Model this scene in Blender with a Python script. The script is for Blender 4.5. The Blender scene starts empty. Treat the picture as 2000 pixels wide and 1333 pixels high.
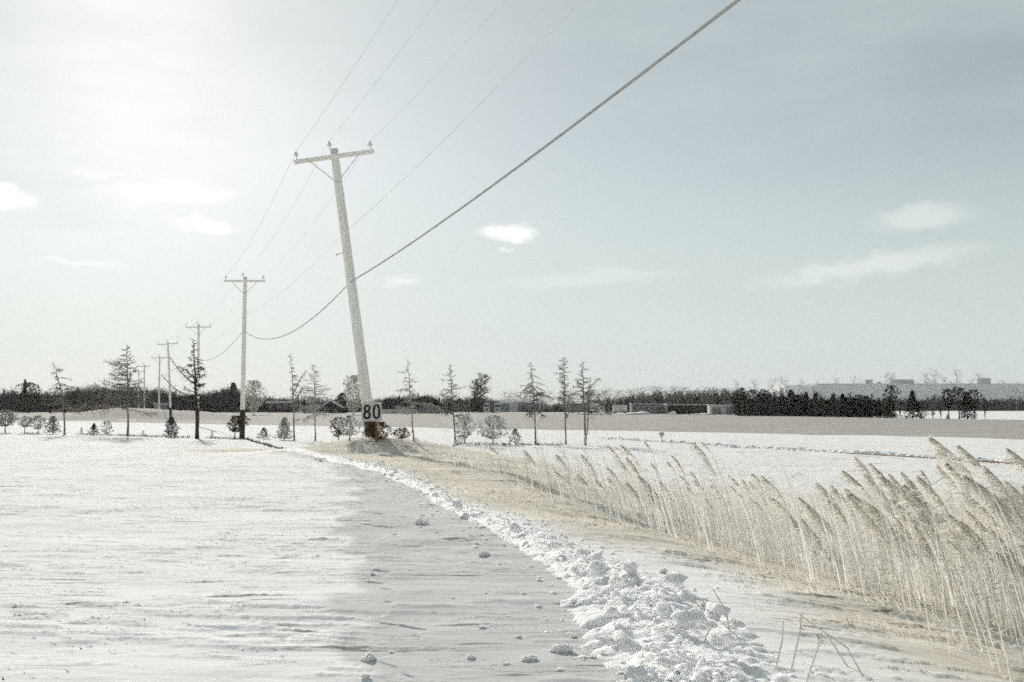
import bpy, math, random
import numpy as np
from mathutils import Vector, Matrix

R = math.radians
random.seed(11)
rng = np.random.default_rng(11)
SC = bpy.context.scene
COL = SC.collection

# ------------------------------------------------------------------ camera
F = 35.0 / 36.0 * 2000.0
PITCH = math.atan((793 - 666.5) / F)
CAM = np.array([0.0, 0.0, 1.5])
cam = bpy.data.cameras.new('camera'); cam.lens = 35; cam.sensor_width = 36
cam.clip_start = 0.05; cam.clip_end = 30000
co = bpy.data.objects.new('camera', cam); COL.objects.link(co)
co.location = CAM; co.rotation_euler = (math.pi / 2 + PITCH, 0, 0)
SC.camera = co

# ------------------------------------------------------------------ sky, sun, exposure
SUN_AZ = R(-21.5)      # left of the view direction
SUN_EL = R(24.0)
world = bpy.data.worlds.new('World'); SC.world = world; world.use_nodes = True
SKY_STRENGTH = 0.085
SUN_STRENGTH = 4.5
EXPOSURE = -0.05

sun = bpy.data.lights.new('sun', 'SUN'); sun.energy = SUN_STRENGTH; sun.angle = R(0.6); sun.color = (1.0, 0.93, 0.84)
so = bpy.data.objects.new('sun', sun); COL.objects.link(so)
sdir = Vector((math.sin(SUN_AZ) * math.cos(SUN_EL), math.cos(SUN_AZ) * math.cos(SUN_EL), math.sin(SUN_EL)))
so.rotation_euler = sdir.to_track_quat('Z', 'Y').to_euler()
so.location = (-40, 100, 60)

def build_world():
    nt = world.node_tree; N = nt.nodes; L = nt.links; N.clear()
    def m(op, a, b=None, c=None):
        n = N.new('ShaderNodeMath'); n.operation = op
        for i, v in enumerate((a, b, c)):
            if v is None: continue
            if isinstance(v, (int, float)): n.inputs[i].default_value = v
            else: L.new(v, n.inputs[i])
        return n.outputs[0]
    out = N.new('ShaderNodeOutputWorld'); bg = N.new('ShaderNodeBackground')
    sky = N.new('ShaderNodeTexSky'); sky.sky_type = 'NISHITA'; sky.sun_disc = False
    sky.sun_elevation = SUN_EL; sky.sun_rotation = SUN_AZ
    sky.air_density = 1.0; sky.dust_density = 0.44; sky.ozone_density = 1.0; sky.altitude = 50
    hs = N.new('ShaderNodeHueSaturation'); hs.inputs['Saturation'].default_value = 0.44; hs.inputs['Hue'].default_value = 0.462
    L.new(sky.outputs[0], hs.inputs['Color'])
    tc = N.new('ShaderNodeTexCoord'); sep = N.new('ShaderNodeSeparateXYZ'); L.new(tc.outputs['Generated'], sep.inputs[0])
    x, y, z = sep.outputs
    az = m('ARCTAN2', x, y); el = m('ARCSINE', z)
    # thin veil of high cloud over the whole sky
    mp = N.new('ShaderNodeMapping'); mp.inputs['Scale'].default_value = (1.2, 1.2, 4.5); mp.inputs['Location'].default_value = (18 * 1.7, 18 * .9, 18 * 2.3); L.new(tc.outputs['Generated'], mp.inputs[0])
    nz = N.new('ShaderNodeTexNoise'); nz.inputs['Scale'].default_value = 1.6; nz.inputs['Detail'].default_value = 6; nz.inputs['Roughness'].default_value = 0.55
    L.new(mp.outputs[0], nz.inputs['Vector'])
    veil = N.new('ShaderNodeMapRange'); veil.interpolation_type = 'SMOOTHSTEP'
    veil.inputs[1].default_value = 0.38; veil.inputs[2].default_value = 0.75; veil.inputs[3].default_value = 0.12; veil.inputs[4].default_value = 0.58
    L.new(nz.outputs[0], veil.inputs[0])
    # low cumulus puffs
    mp2 = N.new('ShaderNodeMapping'); mp2.inputs['Scale'].default_value = (1, 1, 2.2); L.new(tc.outputs['Generated'], mp2.inputs[0])
    n2 = N.new('ShaderNodeTexNoise'); n2.inputs['Scale'].default_value = 34; n2.inputs['Detail'].default_value = 8; n2.inputs['Roughness'].default_value = 0.66
    L.new(mp2.outputs[0], n2.inputs['Vector'])
    def vm(op, a, b):
        n = N.new('ShaderNodeVectorMath'); n.operation = op
        for i, v in enumerate((a, b)):
            if v is None: continue
            if isinstance(v, tuple): n.inputs[i].default_value = v
            else: L.new(v, n.inputs[i])
        return n.outputs['Value' if op == 'LENGTH' else 'Vector']
    cx_ = N.new('ShaderNodeCombineXYZ'); L.new(az, cx_.inputs[0]); L.new(el, cx_.inputs[1])
    wv = vm('ADD', cx_.outputs[0], vm('MULTIPLY', vm('SUBTRACT', n2.outputs[1], (.5, .5, .5)), (.055, .030, 0.)))
    # (pixel x, pixel y, half width, half height, tilt, opacity)
    clouds = [(330, 378, 135, 20, 0.05, .85), (20, 392, 50, 17, 0, .8), (10, 366, 30, 12, 0, .7), (405, 443, 62, 15, 0, .9),
              (995, 456, 62, 18, 0.03, 1.0), (985, 490, 18, 6, 0, .4), (1800, 426, 105, 24, 0.05, .26), (1690, 522, 230, 22, 0.12, .25),
              (160, 516, 90, 8, 0, .35), (785, 552, 50, 9, .12, .35), (190, 338, 60, 10, 0, .3), (1150, 545, 200, 18, .05, .15)]
    # more of the same puffs all round, beyond the frame
    rr = random.Random(4)
    for i in range(6):
        a = rr.uniform(32, 328); clouds.append(('a', R(a if a < 180 else a - 360), R(rr.uniform(6, 18)), R(rr.uniform(1.5, 4)), R(rr.uniform(.4, .8)), 0.05, rr.uniform(.35, .85)))
    tot = None
    for c in clouds:
        if c[0] == 'a': _, ca, ce, wa, we, tl, op = c
        else:
            px, py, w, h, tl, op = c
            cx = (px - 1000) / F; cy = (666.5 - py) / F
            d = np.array([cx, math.cos(PITCH) - cy * math.sin(PITCH), math.sin(PITCH) + cy * math.cos(PITCH)]); d /= np.linalg.norm(d)
            ca = math.atan2(d[0], d[1]); ce = math.asin(d[2]); wa = w / F; we = h / F
        pm = N.new('ShaderNodeMapping'); pm.vector_type = 'TEXTURE'; pm.inputs['Location'].default_value = (ca, ce, 0); pm.inputs['Rotation'].default_value = (0, 0, tl); pm.inputs['Scale'].default_value = (wa * 1.1, we * 1.25, 1)
        L.new(wv, pm.inputs[0])
        mr = N.new('ShaderNodeMapRange'); mr.interpolation_type = 'SMOOTHSTEP'
        mr.inputs[1].default_value = 1.05; mr.inputs[2].default_value = .25; mr.inputs[3].default_value = 0; mr.inputs[4].default_value = op
        L.new(vm('LENGTH', pm.outputs[0], None), mr.inputs[0])
        tot = mr.outputs[0] if tot is None else m('MAXIMUM', tot, mr.outputs[0])
    def mix(fac, a, b):
        n = N.new('ShaderNodeMix'); n.data_type = 'RGBA'
        L.new(fac, n.inputs[0]); L.new(a, n.inputs[6])
        if isinstance(b, tuple): n.inputs[7].default_value = b
        else: L.new(b, n.inputs[7])
        return n.outputs[2]
    lowb = N.new('ShaderNodeMapRange'); lowb.interpolation_type = 'SMOOTHSTEP'
    lowb.inputs[1].default_value = 0.0; lowb.inputs[2].default_value = .34; lowb.inputs[3].default_value = .86; lowb.inputs[4].default_value = 0
    L.new(el, lowb.inputs[0])
    c1 = mix(m('MAXIMUM', veil.outputs[0], lowb.outputs[0]), hs.outputs[0], (7.9, 8.9, 8.6, 1))
    c2 = mix(tot, c1, (14.0, 13.9, 13.5, 1))
    L.new(c2, bg.inputs[0]); bg.inputs[1].default_value = SKY_STRENGTH
    L.new(bg.outputs[0], out.inputs[0])
build_world()
world.cycles.sampling_method = 'MANUAL'; world.cycles.sample_map_resolution = 512
vs = SC.view_settings
vs.view_transform = 'Standard'; vs.look = 'None'; vs.exposure = EXPOSURE; vs.gamma = 1; vs.use_curve_mapping = False
SC.cycles.use_denoising = False      # the photograph is grainy film
SC.cycles.use_adaptive_sampling = True; SC.cycles.adaptive_threshold = 0.08; SC.cycles.adaptive_min_samples = 14
SC.cycles.volume_bounces = 0
SC.cycles.max_bounces = 6
SC.cycles.diffuse_bounces = 4
SC.cycles.filter_width = 1.7
SC.cycles.sample_clamp_indirect = 6

# ------------------------------------------------------------------ helpers
def vnoise(x, y, seed=0):
    x = np.asarray(x, float); y = np.asarray(y, float)
    xi = np.floor(x).astype(np.int64); yi = np.floor(y).astype(np.int64)
    fx = x - xi; fy = y - yi
    fx = fx * fx * fx * (fx * (fx * 6 - 15) + 10); fy = fy * fy * fy * (fy * (fy * 6 - 15) + 10)
    def h(a, b):
        n = (a * 374761393 + b * 668265263 + seed * 144665) & 0xffffffff
        n = ((n ^ (n >> 13)) * 1274126177) & 0xffffffff
        n = n ^ (n >> 16)
        return (n & 0xffff) / 65535.0
    return (h(xi, yi) * (1 - fx) + h(xi + 1, yi) * fx) * (1 - fy) + (h(xi, yi + 1) * (1 - fx) + h(xi + 1, yi + 1) * fx) * fy
def fbm(x, y, seed=0, o=4, g=0.5):
    t = 0; a = 1; s = 0
    for i in range(o):
        t = t + a * vnoise(x * 2 ** i + i * 17.3, y * 2 ** i - i * 9.1, seed + i); s += a; a *= g
    return t / s
def sstep(a, b, x):
    t = np.clip((np.asarray(x, float) - a) / (b - a), 0, 1); return t * t * (3 - 2 * t)

RID = np.array([(1.6, -30), (1.5, -8), (1.25, 0), (1.02, 4), (.97, 5.4), (.8, 8.65), (0, 11.8), (-.94, 15.2), (-2.4, 21.3), (-4.0, 26), (-6.5, 33.5), (-9.6, 38.9), (-21, 60), (-38, 100), (-60, 160)])
def ridge_x(y): return np.interp(y, RID[:, 1], RID[:, 0])
LAN = np.array([(-1.2, -30), (-1.0, 0), (-.98, 5.4), (-1.62, 9.5), (-2.5, 15.2), (-4.75, 26.5), (-8.0, 35), (-12, 42)])
def lane_x(y): return np.interp(y, LAN[:, 1], LAN[:, 0])

def Hbase(x, y):
    x = np.asarray(x, float); y = np.asarray(y, float)
    s = x - ridge_x(y)
    left = -1.0 * sstep(24, 62, y + 0.15 * np.abs(x))
    left = left - .7 * sstep(60, 160, -x) * 0
    right = -1.0 + 0 * s
    yy = np.clip(y - 16, 0, 60); w = sstep(0, 1, (s - .2 - .25 * yy) / (7.0 + .10 * yy))
    z = left * (1 - w) + right * w
    z = z + 0.10 * (fbm(x / 14, y / 14, 5, 3) - .5) * sstep(6, 20, np.hypot(x, y))
    z = z + .62 * np.exp(-(((x + 5.0) / 3.2) ** 2 + ((y - 37.4) / 2.4) ** 2))
    # drive hump far left
    z = z + 2.05 * np.exp(-(((x + 65) / 9.5) ** 2 + ((y - 166) / 9) ** 2)) + 1.2 * np.exp(-(((x + 53) / 8) ** 2 + ((y - 172) / 8) ** 2))
    return z
def lane_shade_mask(x, y):  # where the shade beside the ridge is painted grey
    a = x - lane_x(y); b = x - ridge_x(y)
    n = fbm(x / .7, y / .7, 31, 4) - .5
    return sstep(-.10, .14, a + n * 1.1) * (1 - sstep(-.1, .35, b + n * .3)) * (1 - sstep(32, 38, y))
def Hfull(x, y):
    z = Hbase(x, y)
    d = np.hypot(x, y)
    lm = lane_shade_mask(x, y)
    a = R(9); u = x * math.cos(a) - y * math.sin(a); v = x * math.sin(a) + y * math.cos(a)
    wv = fbm(u / 1.6, v / 1.0, 71, 3)
    n1 = fbm(u / .50 + wv * 1.2, v / .115 + wv * 2.5, 3, 4, .6)
    n2 = fbm(u / 2.4, v / .75 + wv, 13, 4)
    big = fbm(u / 5, v / 2.2, 23, 3)
    patch = sstep(.40, .62, fbm(u / 3.2, v / 1.3, 41, 3))
    s = x - ridge_x(y)
    amp = (1 - .15 * lm) * (1 - sstep(40, 120, d))
    amp = amp * (1 + .5 * sstep(.3, 1.5, s) * (1 - sstep(3, 6, s)))
    ledge = sstep(.53, .60, n1) * .011 * (0.05 + .95 * patch) + sstep(.65, .70, n1) * .009
    z = z + amp * (ledge + (n2 - .5) * .05 + (big - .5) * .10)
    return z

def ray(px, py):
    cx = (px - 1000) / F; cy = (666.5 - py) / F
    return np.array([cx, math.cos(PITCH) - cy * math.sin(PITCH), math.sin(PITCH) + cy * math.cos(PITCH)])
def G(px, py):
    """ground point seen at a pixel of the photograph"""
    r = ray(px, py); t = np.geomspace(3, 3000, 6000)
    p = CAM + t[:, None] * r
    below = p[:, 2] < Hbase(p[:, 0], p[:, 1])
    i = int(np.argmax(below)) if below.any() else len(t) - 1
    return Vector(p[i])
def at_depth(px, py, Y):
    r = ray(px, py); return Vector(CAM + r * (Y / r[1]))
def gz(x, y): return float(Hbase(x, y))

class MB:
    def __init__(s): s.v = []; s.f = []; s.n = 0
    def add(s, verts, faces):
        b = s.n; s.v.extend([tuple(p) for p in verts]); s.f.extend([tuple(i + b for i in f) for f in faces]); s.n += len(verts); return s
    def box(s, c, d, rz=0):
        cx, cy, cz = c; dx, dy, dz = d[0] / 2, d[1] / 2, d[2] / 2
        cs, sn = math.cos(rz), math.sin(rz); vs_ = []
        for k in (-dz, dz):
            for (a, b) in ((-dx, -dy), (dx, -dy), (dx, dy), (-dx, dy)):
                vs_.append((cx + a * cs - b * sn, cy + a * sn + b * cs, cz + k))
        return s.add(vs_, [(3, 2, 1, 0), (4, 5, 6, 7), (0, 1, 5, 4), (1, 2, 6, 5), (2, 3, 7, 6), (3, 0, 4, 7)])
    def tube(s, pts, rad, n=4, cap=True):
        pts = [Vector(p) for p in pts]; k = len(pts)
        if not hasattr(rad, '__len__'): rad = [rad] * k
        vs_ = []; fs = []
        for i, p in enumerate(pts):
            d = (pts[min(i + 1, k - 1)] - pts[max(i - 1, 0)])
            if d.length < 1e-9: d = Vector((0, 0, 1))
            d.normalize()
            a = d.cross(Vector((0, 0, 1)) if abs(d.z) < .95 else Vector((1, 0, 0))).normalized(); b = d.cross(a)
            for j in range(n):
                t = 2 * math.pi * j / n
                vs_.append(p + (a * math.cos(t) + b * math.sin(t)) * rad[i])
        for i in range(k - 1):
            for j in range(n):
                q = (j + 1) % n
                fs.append((i * n + j, i * n + q, (i + 1) * n + q, (i + 1) * n + j))
        if cap:
            fs.append(tuple(range(n))[::-1]); fs.append(tuple((k - 1) * n + j for j in range(n)))
        return s.add(vs_, fs)
    def mesh(s, name, mats, smooth=False):
        me = bpy.data.meshes.new(name); me.from_pydata(s.v, [], s.f); me.update()
        for mt in (mats if isinstance(mats, list) else [mats]): me.materials.append(mt)
        if smooth: me.polygons.foreach_set('use_smooth', [True] * len(me.polygons))
        return me
    def build(s, name, mats, parent=None, loc=None, smooth=False):
        return link(name, s.mesh(name, mats, smooth), parent, loc)

def link(name, data, parent=None, loc=None):
    o = bpy.data.objects.new(name, data); COL.objects.link(o)
    if parent is not None: o.parent = parent
    if loc is not None: o.location = loc
    return o
def tag(o, label=None, cat=None, group=None, kind=None):
    if label: o['label'] = label
    if cat: o['category'] = cat
    if group: o['group'] = group
    if kind: o['kind'] = kind
    return o
def thing(name, label, cat, loc, rz=0, group=None):
    e = link(name, None, None, loc); e.rotation_euler.z = rz; return tag(e, label, cat, group)

def mat(name, c1, c2=None, scale=4.0, rough=0.8, bump=0.0, bscale=None, stretch=(1, 1, 1), lo=.35, hi=.65, detail=5, trans=0.0, spec=0.25, metal=0.0, coord='Object'):
    m = bpy.data.materials.new(name); m.use_nodes = True; nt = m.node_tree; N = nt.nodes; L = nt.links
    b = N['Principled BSDF']; b.inputs['Roughness'].default_value = rough; b.inputs['Specular IOR Level'].default_value = spec; b.inputs['Metallic'].default_value = metal
    tc = N.new('ShaderNodeTexCoord'); mp = N.new('ShaderNodeMapping'); mp.inputs['Scale'].default_value = stretch
    L.new(tc.outputs[coord], mp.inputs[0])
    nz = N.new('ShaderNodeTexNoise'); nz.inputs['Scale'].default_value = scale; nz.inputs['Detail'].default_value = detail; L.new(mp.outputs[0], nz.inputs['Vector'])
    if c2 is None: c2 = tuple(v * .75 for v in c1)
    cr = N.new('ShaderNodeValToRGB'); cr.color_ramp.elements[0].position = lo; cr.color_ramp.elements[1].position = hi
    cr.color_ramp.elements[0].color = (*c1, 1); cr.color_ramp.elements[1].color = (*c2, 1)
    L.new(nz.outputs[0], cr.inputs[0]); L.new(cr.outputs[0], b.inputs['Base Color'])
    if bump:
        n2 = N.new('ShaderNodeTexNoise'); n2.inputs['Scale'].default_value = bscale or scale * 3; n2.inputs['Detail'].default_value = 6; L.new(mp.outputs[0], n2.inputs['Vector'])
        bp = N.new('ShaderNodeBump'); bp.inputs['Strength'].default_value = 1; bp.inputs['Distance'].default_value = bump
        L.new(n2.outputs[0], bp.inputs['Height']); L.new(bp.outputs[0], b.inputs['Normal'])
    if trans:
        tr = N.new('ShaderNodeBsdfTranslucent'); L.new(cr.outputs[0], tr.inputs[0])
        mx = N.new('ShaderNodeMixShader'); mx.inputs[0].default_value = trans
        L.new(b.outputs[0], mx.inputs[1]); L.new(tr.outputs[0], mx.inputs[2]); L.new(mx.outputs[0], N['Material Output'].inputs[0])
    return m

def ground_mat():
    m = bpy.data.materials.new('wind_blown_snow'); m.use_nodes = True; nt = m.node_tree; N = nt.nodes; L = nt.links
    b = N['Principled BSDF']; b.inputs['Roughness'].default_value = .9; b.inputs['Specular IOR Level'].default_value = .03
    tc = N.new('ShaderNodeTexCoord')
    def noise(scale, st, rot=R(9), detail=6, rough=.55):
        mp = N.new('ShaderNodeMapping'); mp.inputs['Scale'].default_value = st; mp.inputs['Rotation'].default_value = (0, 0, rot)
        L.new(tc.outputs['Object'], mp.inputs[0])
        n = N.new('ShaderNodeTexNoise'); n.inputs['Scale'].default_value = scale; n.inputs['Detail'].default_value = detail; n.inputs['Roughness'].default_value = rough
        L.new(mp.outputs[0], n.inputs['Vector']); return n.outputs[0]
    def ramp(v, p0, p1, c0, c1):
        r = N.new('ShaderNodeValToRGB'); e = r.color_ramp.elements; e[0].position = p0; e[1].position = p1; e[0].color = (*c0, 1); e[1].color = (*c1, 1); L.new(v, r.inputs[0]); return r.outputs[0]
    def rng_(v, a, b_, c=0., d=1.):
        r = N.new('ShaderNodeMapRange'); r.interpolation_type = 'SMOOTHSTEP'
        for i, q in enumerate((a, b_, c, d)): r.inputs[i + 1].default_value = q
        L.new(v, r.inputs[0]); return r.outputs[0]
    def mul(a, b_):
        n = N.new('ShaderNodeMath'); n.operation = 'MULTIPLY'
        for i, v in enumerate((a, b_)):
            if isinstance(v, float): n.inputs[i].default_value = v
            else: L.new(v, n.inputs[i])
        return n.outputs[0]
    def mix(f, a, c):
        n = N.new('ShaderNodeMix'); n.data_type = 'RGBA'; L.new(f, n.inputs[0])
        for i, v in ((6, a), (7, c)):
            if isinstance(v, tuple): n.inputs[i].default_value = (*v, 1)
            else: L.new(v, n.inputs[i])
        return n.outputs[2]
    snow = ramp(noise(.5, (1, 2.5, 1)), .3, .7, (.90, .90, .90), (.84, .835, .83))
    at_ = N.new('ShaderNodeAttribute'); at_.attribute_name = 'cover'
    sp = N.new('ShaderNodeSeparateColor'); L.new(at_.outputs['Color'], sp.inputs[0])
    tan, lane, soil_shade = sp.outputs
    tancol = ramp(noise(1.1, (1, 3, 1)), .35, .7, (.74, .695, .615), (.62, .57, .49))
    cover = mul(tan, rng_(noise(.9, (.6, 3.2, 1)), .30, .52, .50, 1.0))
    c = mix(cover, snow, tancol)
    lane_shade_col = ramp(noise(1.3, (.7, 2.4, 1), detail=8, rough=.65), .32, .68, (.70, .70, .70), (.55, .545, .545))  # grey stands for the shaded foot of the ridge, put into the colour
    c = mix(lane, c, lane_shade_col)
    # thin streaks: bare earth at right, ripple shade painted on lane and left snow
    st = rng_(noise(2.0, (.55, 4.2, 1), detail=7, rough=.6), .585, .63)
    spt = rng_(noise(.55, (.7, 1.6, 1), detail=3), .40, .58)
    c = mix(mul(mul(st, spt), soil_shade), c, (.16, .13, .105))
    L.new(c, b.inputs['Base Color'])
    bp = N.new('ShaderNodeBump'); bp.inputs['Distance'].default_value = .012; bp.inputs['Strength'].default_value = .8
    hh = noise(7, (.45, 1.7, 1), detail=8, rough=.6)
    stp = rng_(noise(1.9, (.5, 3.6, 1), rot=R(7), detail=6, rough=.62), .56, .585, 0., 1.3)
    ad = N.new('ShaderNodeMath'); ad.operation = 'ADD'; L.new(hh, ad.inputs[0]); L.new(mul(stp, spt), ad.inputs[1])
    L.new(ad.outputs[0], bp.inputs['Height']); L.new(bp.outputs[0], b.inputs['Normal'])
    return m

M = {
    'snow': mat('packed_white_snow', (.95, .95, .955), (.91, .91, .915), 3, .8, .010, 22, spec=.05),
    'lane': mat('shade_grey_snow', (.62, .62, .625), (.54, .535, .535), 2.0, .9, .006, 5, (.6, 1.9, 1), spec=.03),  # snow greyed to carry the shade beside the ridge
    'field': mat('bare_ploughed_earth', (.46, .44, .415), (.32, .30, .275), .30, .95, .05, 3, (.22, 2.6, 1), .3, .72, 12),
    'pole': mat('frosted_pale_pole_wood', (.89, .87, .82), (.75, .725, .67), 9, .85, .006, 30, (1, 1, .07), .42, .72),
    'poledark': mat('dark_pole_foot', (.10, .075, .05), (.05, .04, .03), 6, .9, .004, 30, (1, 1, .12)),  # darker brown than the rest of the post
    'iron': mat('frosted_iron_brace', (.74, .73, .70), (.66, .65, .62), 10, .6),
    'ceramic': mat('grey_ceramic_insulator', (.78, .78, .75), (.7, .7, .68), 8, .5),
    'wire': mat('frosted_aluminium_wire', (.86, .86, .84), (.8, .8, .78), 3, .9),
    'cable': mat('grey_cable_sheath', (.46, .456, .445), (.40, .396, .385), 3, .95, spec=.0),
    'bark': mat('grey_brown_bark', (.27, .245, .215), (.17, .15, .13), 5, .95),
    'barkpale': mat('frosted_grey_bark', (.48, .47, .45), (.36, .35, .33), 5, .95),
    'barkdark': mat('dark_brown_bark', (.075, .055, .04), (.035, .028, .022), 5, .95),
    'rime': mat('rime_covered_twigs', (.66, .66, .65), (.56, .56, .55), 5, .9),
    'rimeyellow': mat('rime_covered_pale_needles', (.74, .73, .67), (.64, .63, .56), 5, .9),
    'needle': mat('dark_green_needles', (.035, .045, .028), (.018, .022, .014), 9, .8, trans=.25, spec=.05),
    'needlegrey': mat('frosted_grey_green_needles', (.44, .455, .44), (.33, .34, .325), 5, .85, trans=.25, spec=.05),
    'needlepale': mat('frosted_pale_grey_needles', (.66, .665, .66), (.54, .545, .54), 5, .85, trans=.25, spec=.05),
    'needleblue': mat('blue_green_needles', (.20, .235, .245), (.12, .14, .145), 5, .85, trans=.25, spec=.05),
    'needlebrown': mat('rusty_brown_needles', (.15, .07, .04), (.07, .038, .024), 6, .85, trans=.25, spec=.05),
    'needleolive': mat('olive_brown_needles', (.14, .095, .055), (.08, .055, .035), 6, .85, trans=.25, spec=.05),
    'thicket': mat('bare_brown_thicket_twigs', (.062, .053, .044), (.034, .029, .024), 5, .95),
    'thicketpale': mat('bare_grey_thicket_twigs', (.20, .19, .175), (.13, .122, .11), 5, .95),
    'reed': mat('frosted_dry_reed_stem', (.84, .82, .78), (.74, .715, .665), 3, .8, trans=.4, spec=.05),
    'plume': mat('feathery_reed_seed_head', (.88, .86, .815), (.79, .765, .715), 6, .9, trans=.5, spec=.03),
    'grass': mat('dead_winter_grass', (.80, .76, .69), (.68, .635, .555), 2, .8, trans=.4, spec=.05),
    'darkgrass': mat('dark_dead_weeds', (.14, .10, .065), (.08, .06, .04), 4, .9),
    'white': mat('white_sign_sheeting', (.62, .615, .59), (.52, .515, .49), 4, .45),
    'black': mat('black_sign_ink', (.012, .012, .012), (.02, .02, .02), 4, .5),
    'rustpost': mat('rusty_sign_post', (.30, .16, .07), (.18, .09, .04), 8, .8),
    'roofgrey': mat('grey_shingle_roof', (.16, .165, .18), (.12, .122, .13), 1.5, .85),
    'wallpale': mat('pale_siding', (.62, .61, .58), (.54, .53, .50), .6, .8, stretch=(1, 1, 6)),
    'wallgrey': mat('grey_siding', (.26, .26, .255), (.20, .20, .195), .6, .8, stretch=(1, 1, 6)),
    'walldark': mat('dark_brown_boards', (.05, .036, .028), (.03, .022, .018), .8, .9, stretch=(6, 6, .6)),
    'far': mat('pale_metal_cladding', (.76, .77, .77), (.70, .71, .71), .05, .7, stretch=(6, 6, .3)),
    'farroof': mat('bright_snowy_metal_roof', (.85, .85, .85), (.8, .8, .8), .05, .6),
    'farunit': mat('grey_roof_unit_metal', (.60, .61, .61), (.54, .55, .55), .3, .7),
    'glass': mat('dark_window_glass', (.02, .022, .025), (.03, .032, .035), 1, .15, spec=.5),
    'tyre': mat('black_rubber', (.02, .02, .02), (.03, .03, .03), 4, .9),
    'redpaint': mat('dark_red_paint', (.10, .02, .016), (.07, .015, .012), 2, .4, spec=.5),
    'cabpaint': mat('pale_green_cab_paint', (.50, .53, .46), (.42, .45, .39), 2, .45, spec=.5),
    'whitepaint': mat('white_truck_paint', (.72, .72, .70), (.64, .64, .62), 1, .45, spec=.4),
    'orange': mat('dry_orange_bush', (.36, .22, .10), (.22, .12, .06), 5, .9),
}

def soft(m, w, r):
    b = m.node_tree.nodes['Principled BSDF']; b.inputs['Subsurface Weight'].default_value = w; b.inputs['Subsurface Radius'].default_value = (1, .98, .95); b.inputs['Subsurface Scale'].default_value = r
soft(M['snow'], 1.0, .05)      # light glows through loose snow

# ------------------------------------------------------------------ the ground
def build_ground():
    ang_f = np.linspace(R(-34), R(34), 600)
    ang_c = np.linspace(R(34), R(326), 90)[1:-1]
    ang = np.concatenate([ang_f, ang_c])
    r = np.concatenate([[.6, 1.4, 2.2, 2.9], np.geomspace(3.4, 130, 900), np.geomspace(130, 7000, 110)[1:]])
    A, RR = np.meshgrid(ang, r)
    x = RR * np.sin(A); y = RR * np.cos(A)
    z = Hfull(x, y)
    z = z - 0.0
    na, nr = len(ang), len(r)
    idx = np.arange(nr * na).reshape(nr, na)
    nxt = np.roll(idx, -1, axis=1)
    q = np.stack([idx[:-1], nxt[:-1], nxt[1:], idx[1:]], -1).reshape(-1, 4)
    V = np.stack([x.ravel(), y.ravel(), z.ravel()], 1)
    # tan is the cover's own; lane grey and left streaks paint shade into colour
    s = x - ridge_x(y); d = y
    nn = fbm(x / 3, y / 3, 55, 4) - .5
    lim = 58 - 27 * sstep(-4, 3, x) + nn * 10
    tan = sstep(.5, 1.9, s + nn * 2.6 - .5 * sstep(12, 22, y) * 0 + 1.5 * sstep(12, 20, y)) * (1 - sstep(lim - 7, lim + 2, d)) * (1 - sstep(14, 22, x) * .5)
    tan = np.maximum(tan, .95 * np.exp(-(((x + 62) / 16) ** 2 + ((y - 158) / 8) ** 2) ** 1.5) * sstep(.42, .55, fbm(x / 5, y / 3, 77, 3)))
    lane = lane_shade_mask(x, y)
    soil_shade = (.75 + .25 * sstep(.8, 3.5, s)) * (1 - sstep(45, 90, d)) * np.ones_like(x)  # left streaks imitate ripple shade, right ones are bare earth
    soil_shade = soil_shade * 1.0
    me = bpy.data.meshes.new('snowy_ground')
    me.vertices.add(len(V) + 1); 
    Vc = np.vstack([V, [[0, 0, float(Hbase(0, 0))]]])
    me.vertices.foreach_set('co', Vc.astype(np.float32).ravel())
    tri = np.stack([np.full(na, len(V)), nxt[0], idx[0]], 1)
    nl = q.size + tri.size
    me.loops.add(nl); me.loops.foreach_set('vertex_index', np.concatenate([q.ravel(), tri.ravel()]).astype(np.int32))
    npoly = len(q) + len(tri); me.polygons.add(npoly)
    ls = np.concatenate([np.arange(len(q)) * 4, q.size + np.arange(len(tri)) * 3]).astype(np.int32)
    me.polygons.foreach_set('loop_start', ls)
    me.polygons.foreach_set('use_smooth', np.ones(npoly, dtype=bool))
    me.update(calc_edges=True); me.validate()
    ca = me.color_attributes.new('cover', 'FLOAT_COLOR', 'POINT')
    colr = np.zeros((len(Vc), 4), np.float32); colr[:-1, 0] = tan.ravel(); colr[:-1, 1] = lane.ravel(); colr[:-1, 2] = soil_shade.ravel(); colr[:, 3] = 1
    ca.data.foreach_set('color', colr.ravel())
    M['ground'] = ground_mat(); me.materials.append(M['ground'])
    # normals must face up
    o = link('snowy_ground', me); tag(o, 'wind-rippled snow covering the open fields', kind='structure')
    if me.polygons[1000].normal.z < 0: me.flip_normals()
    return o
build_ground()

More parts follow.
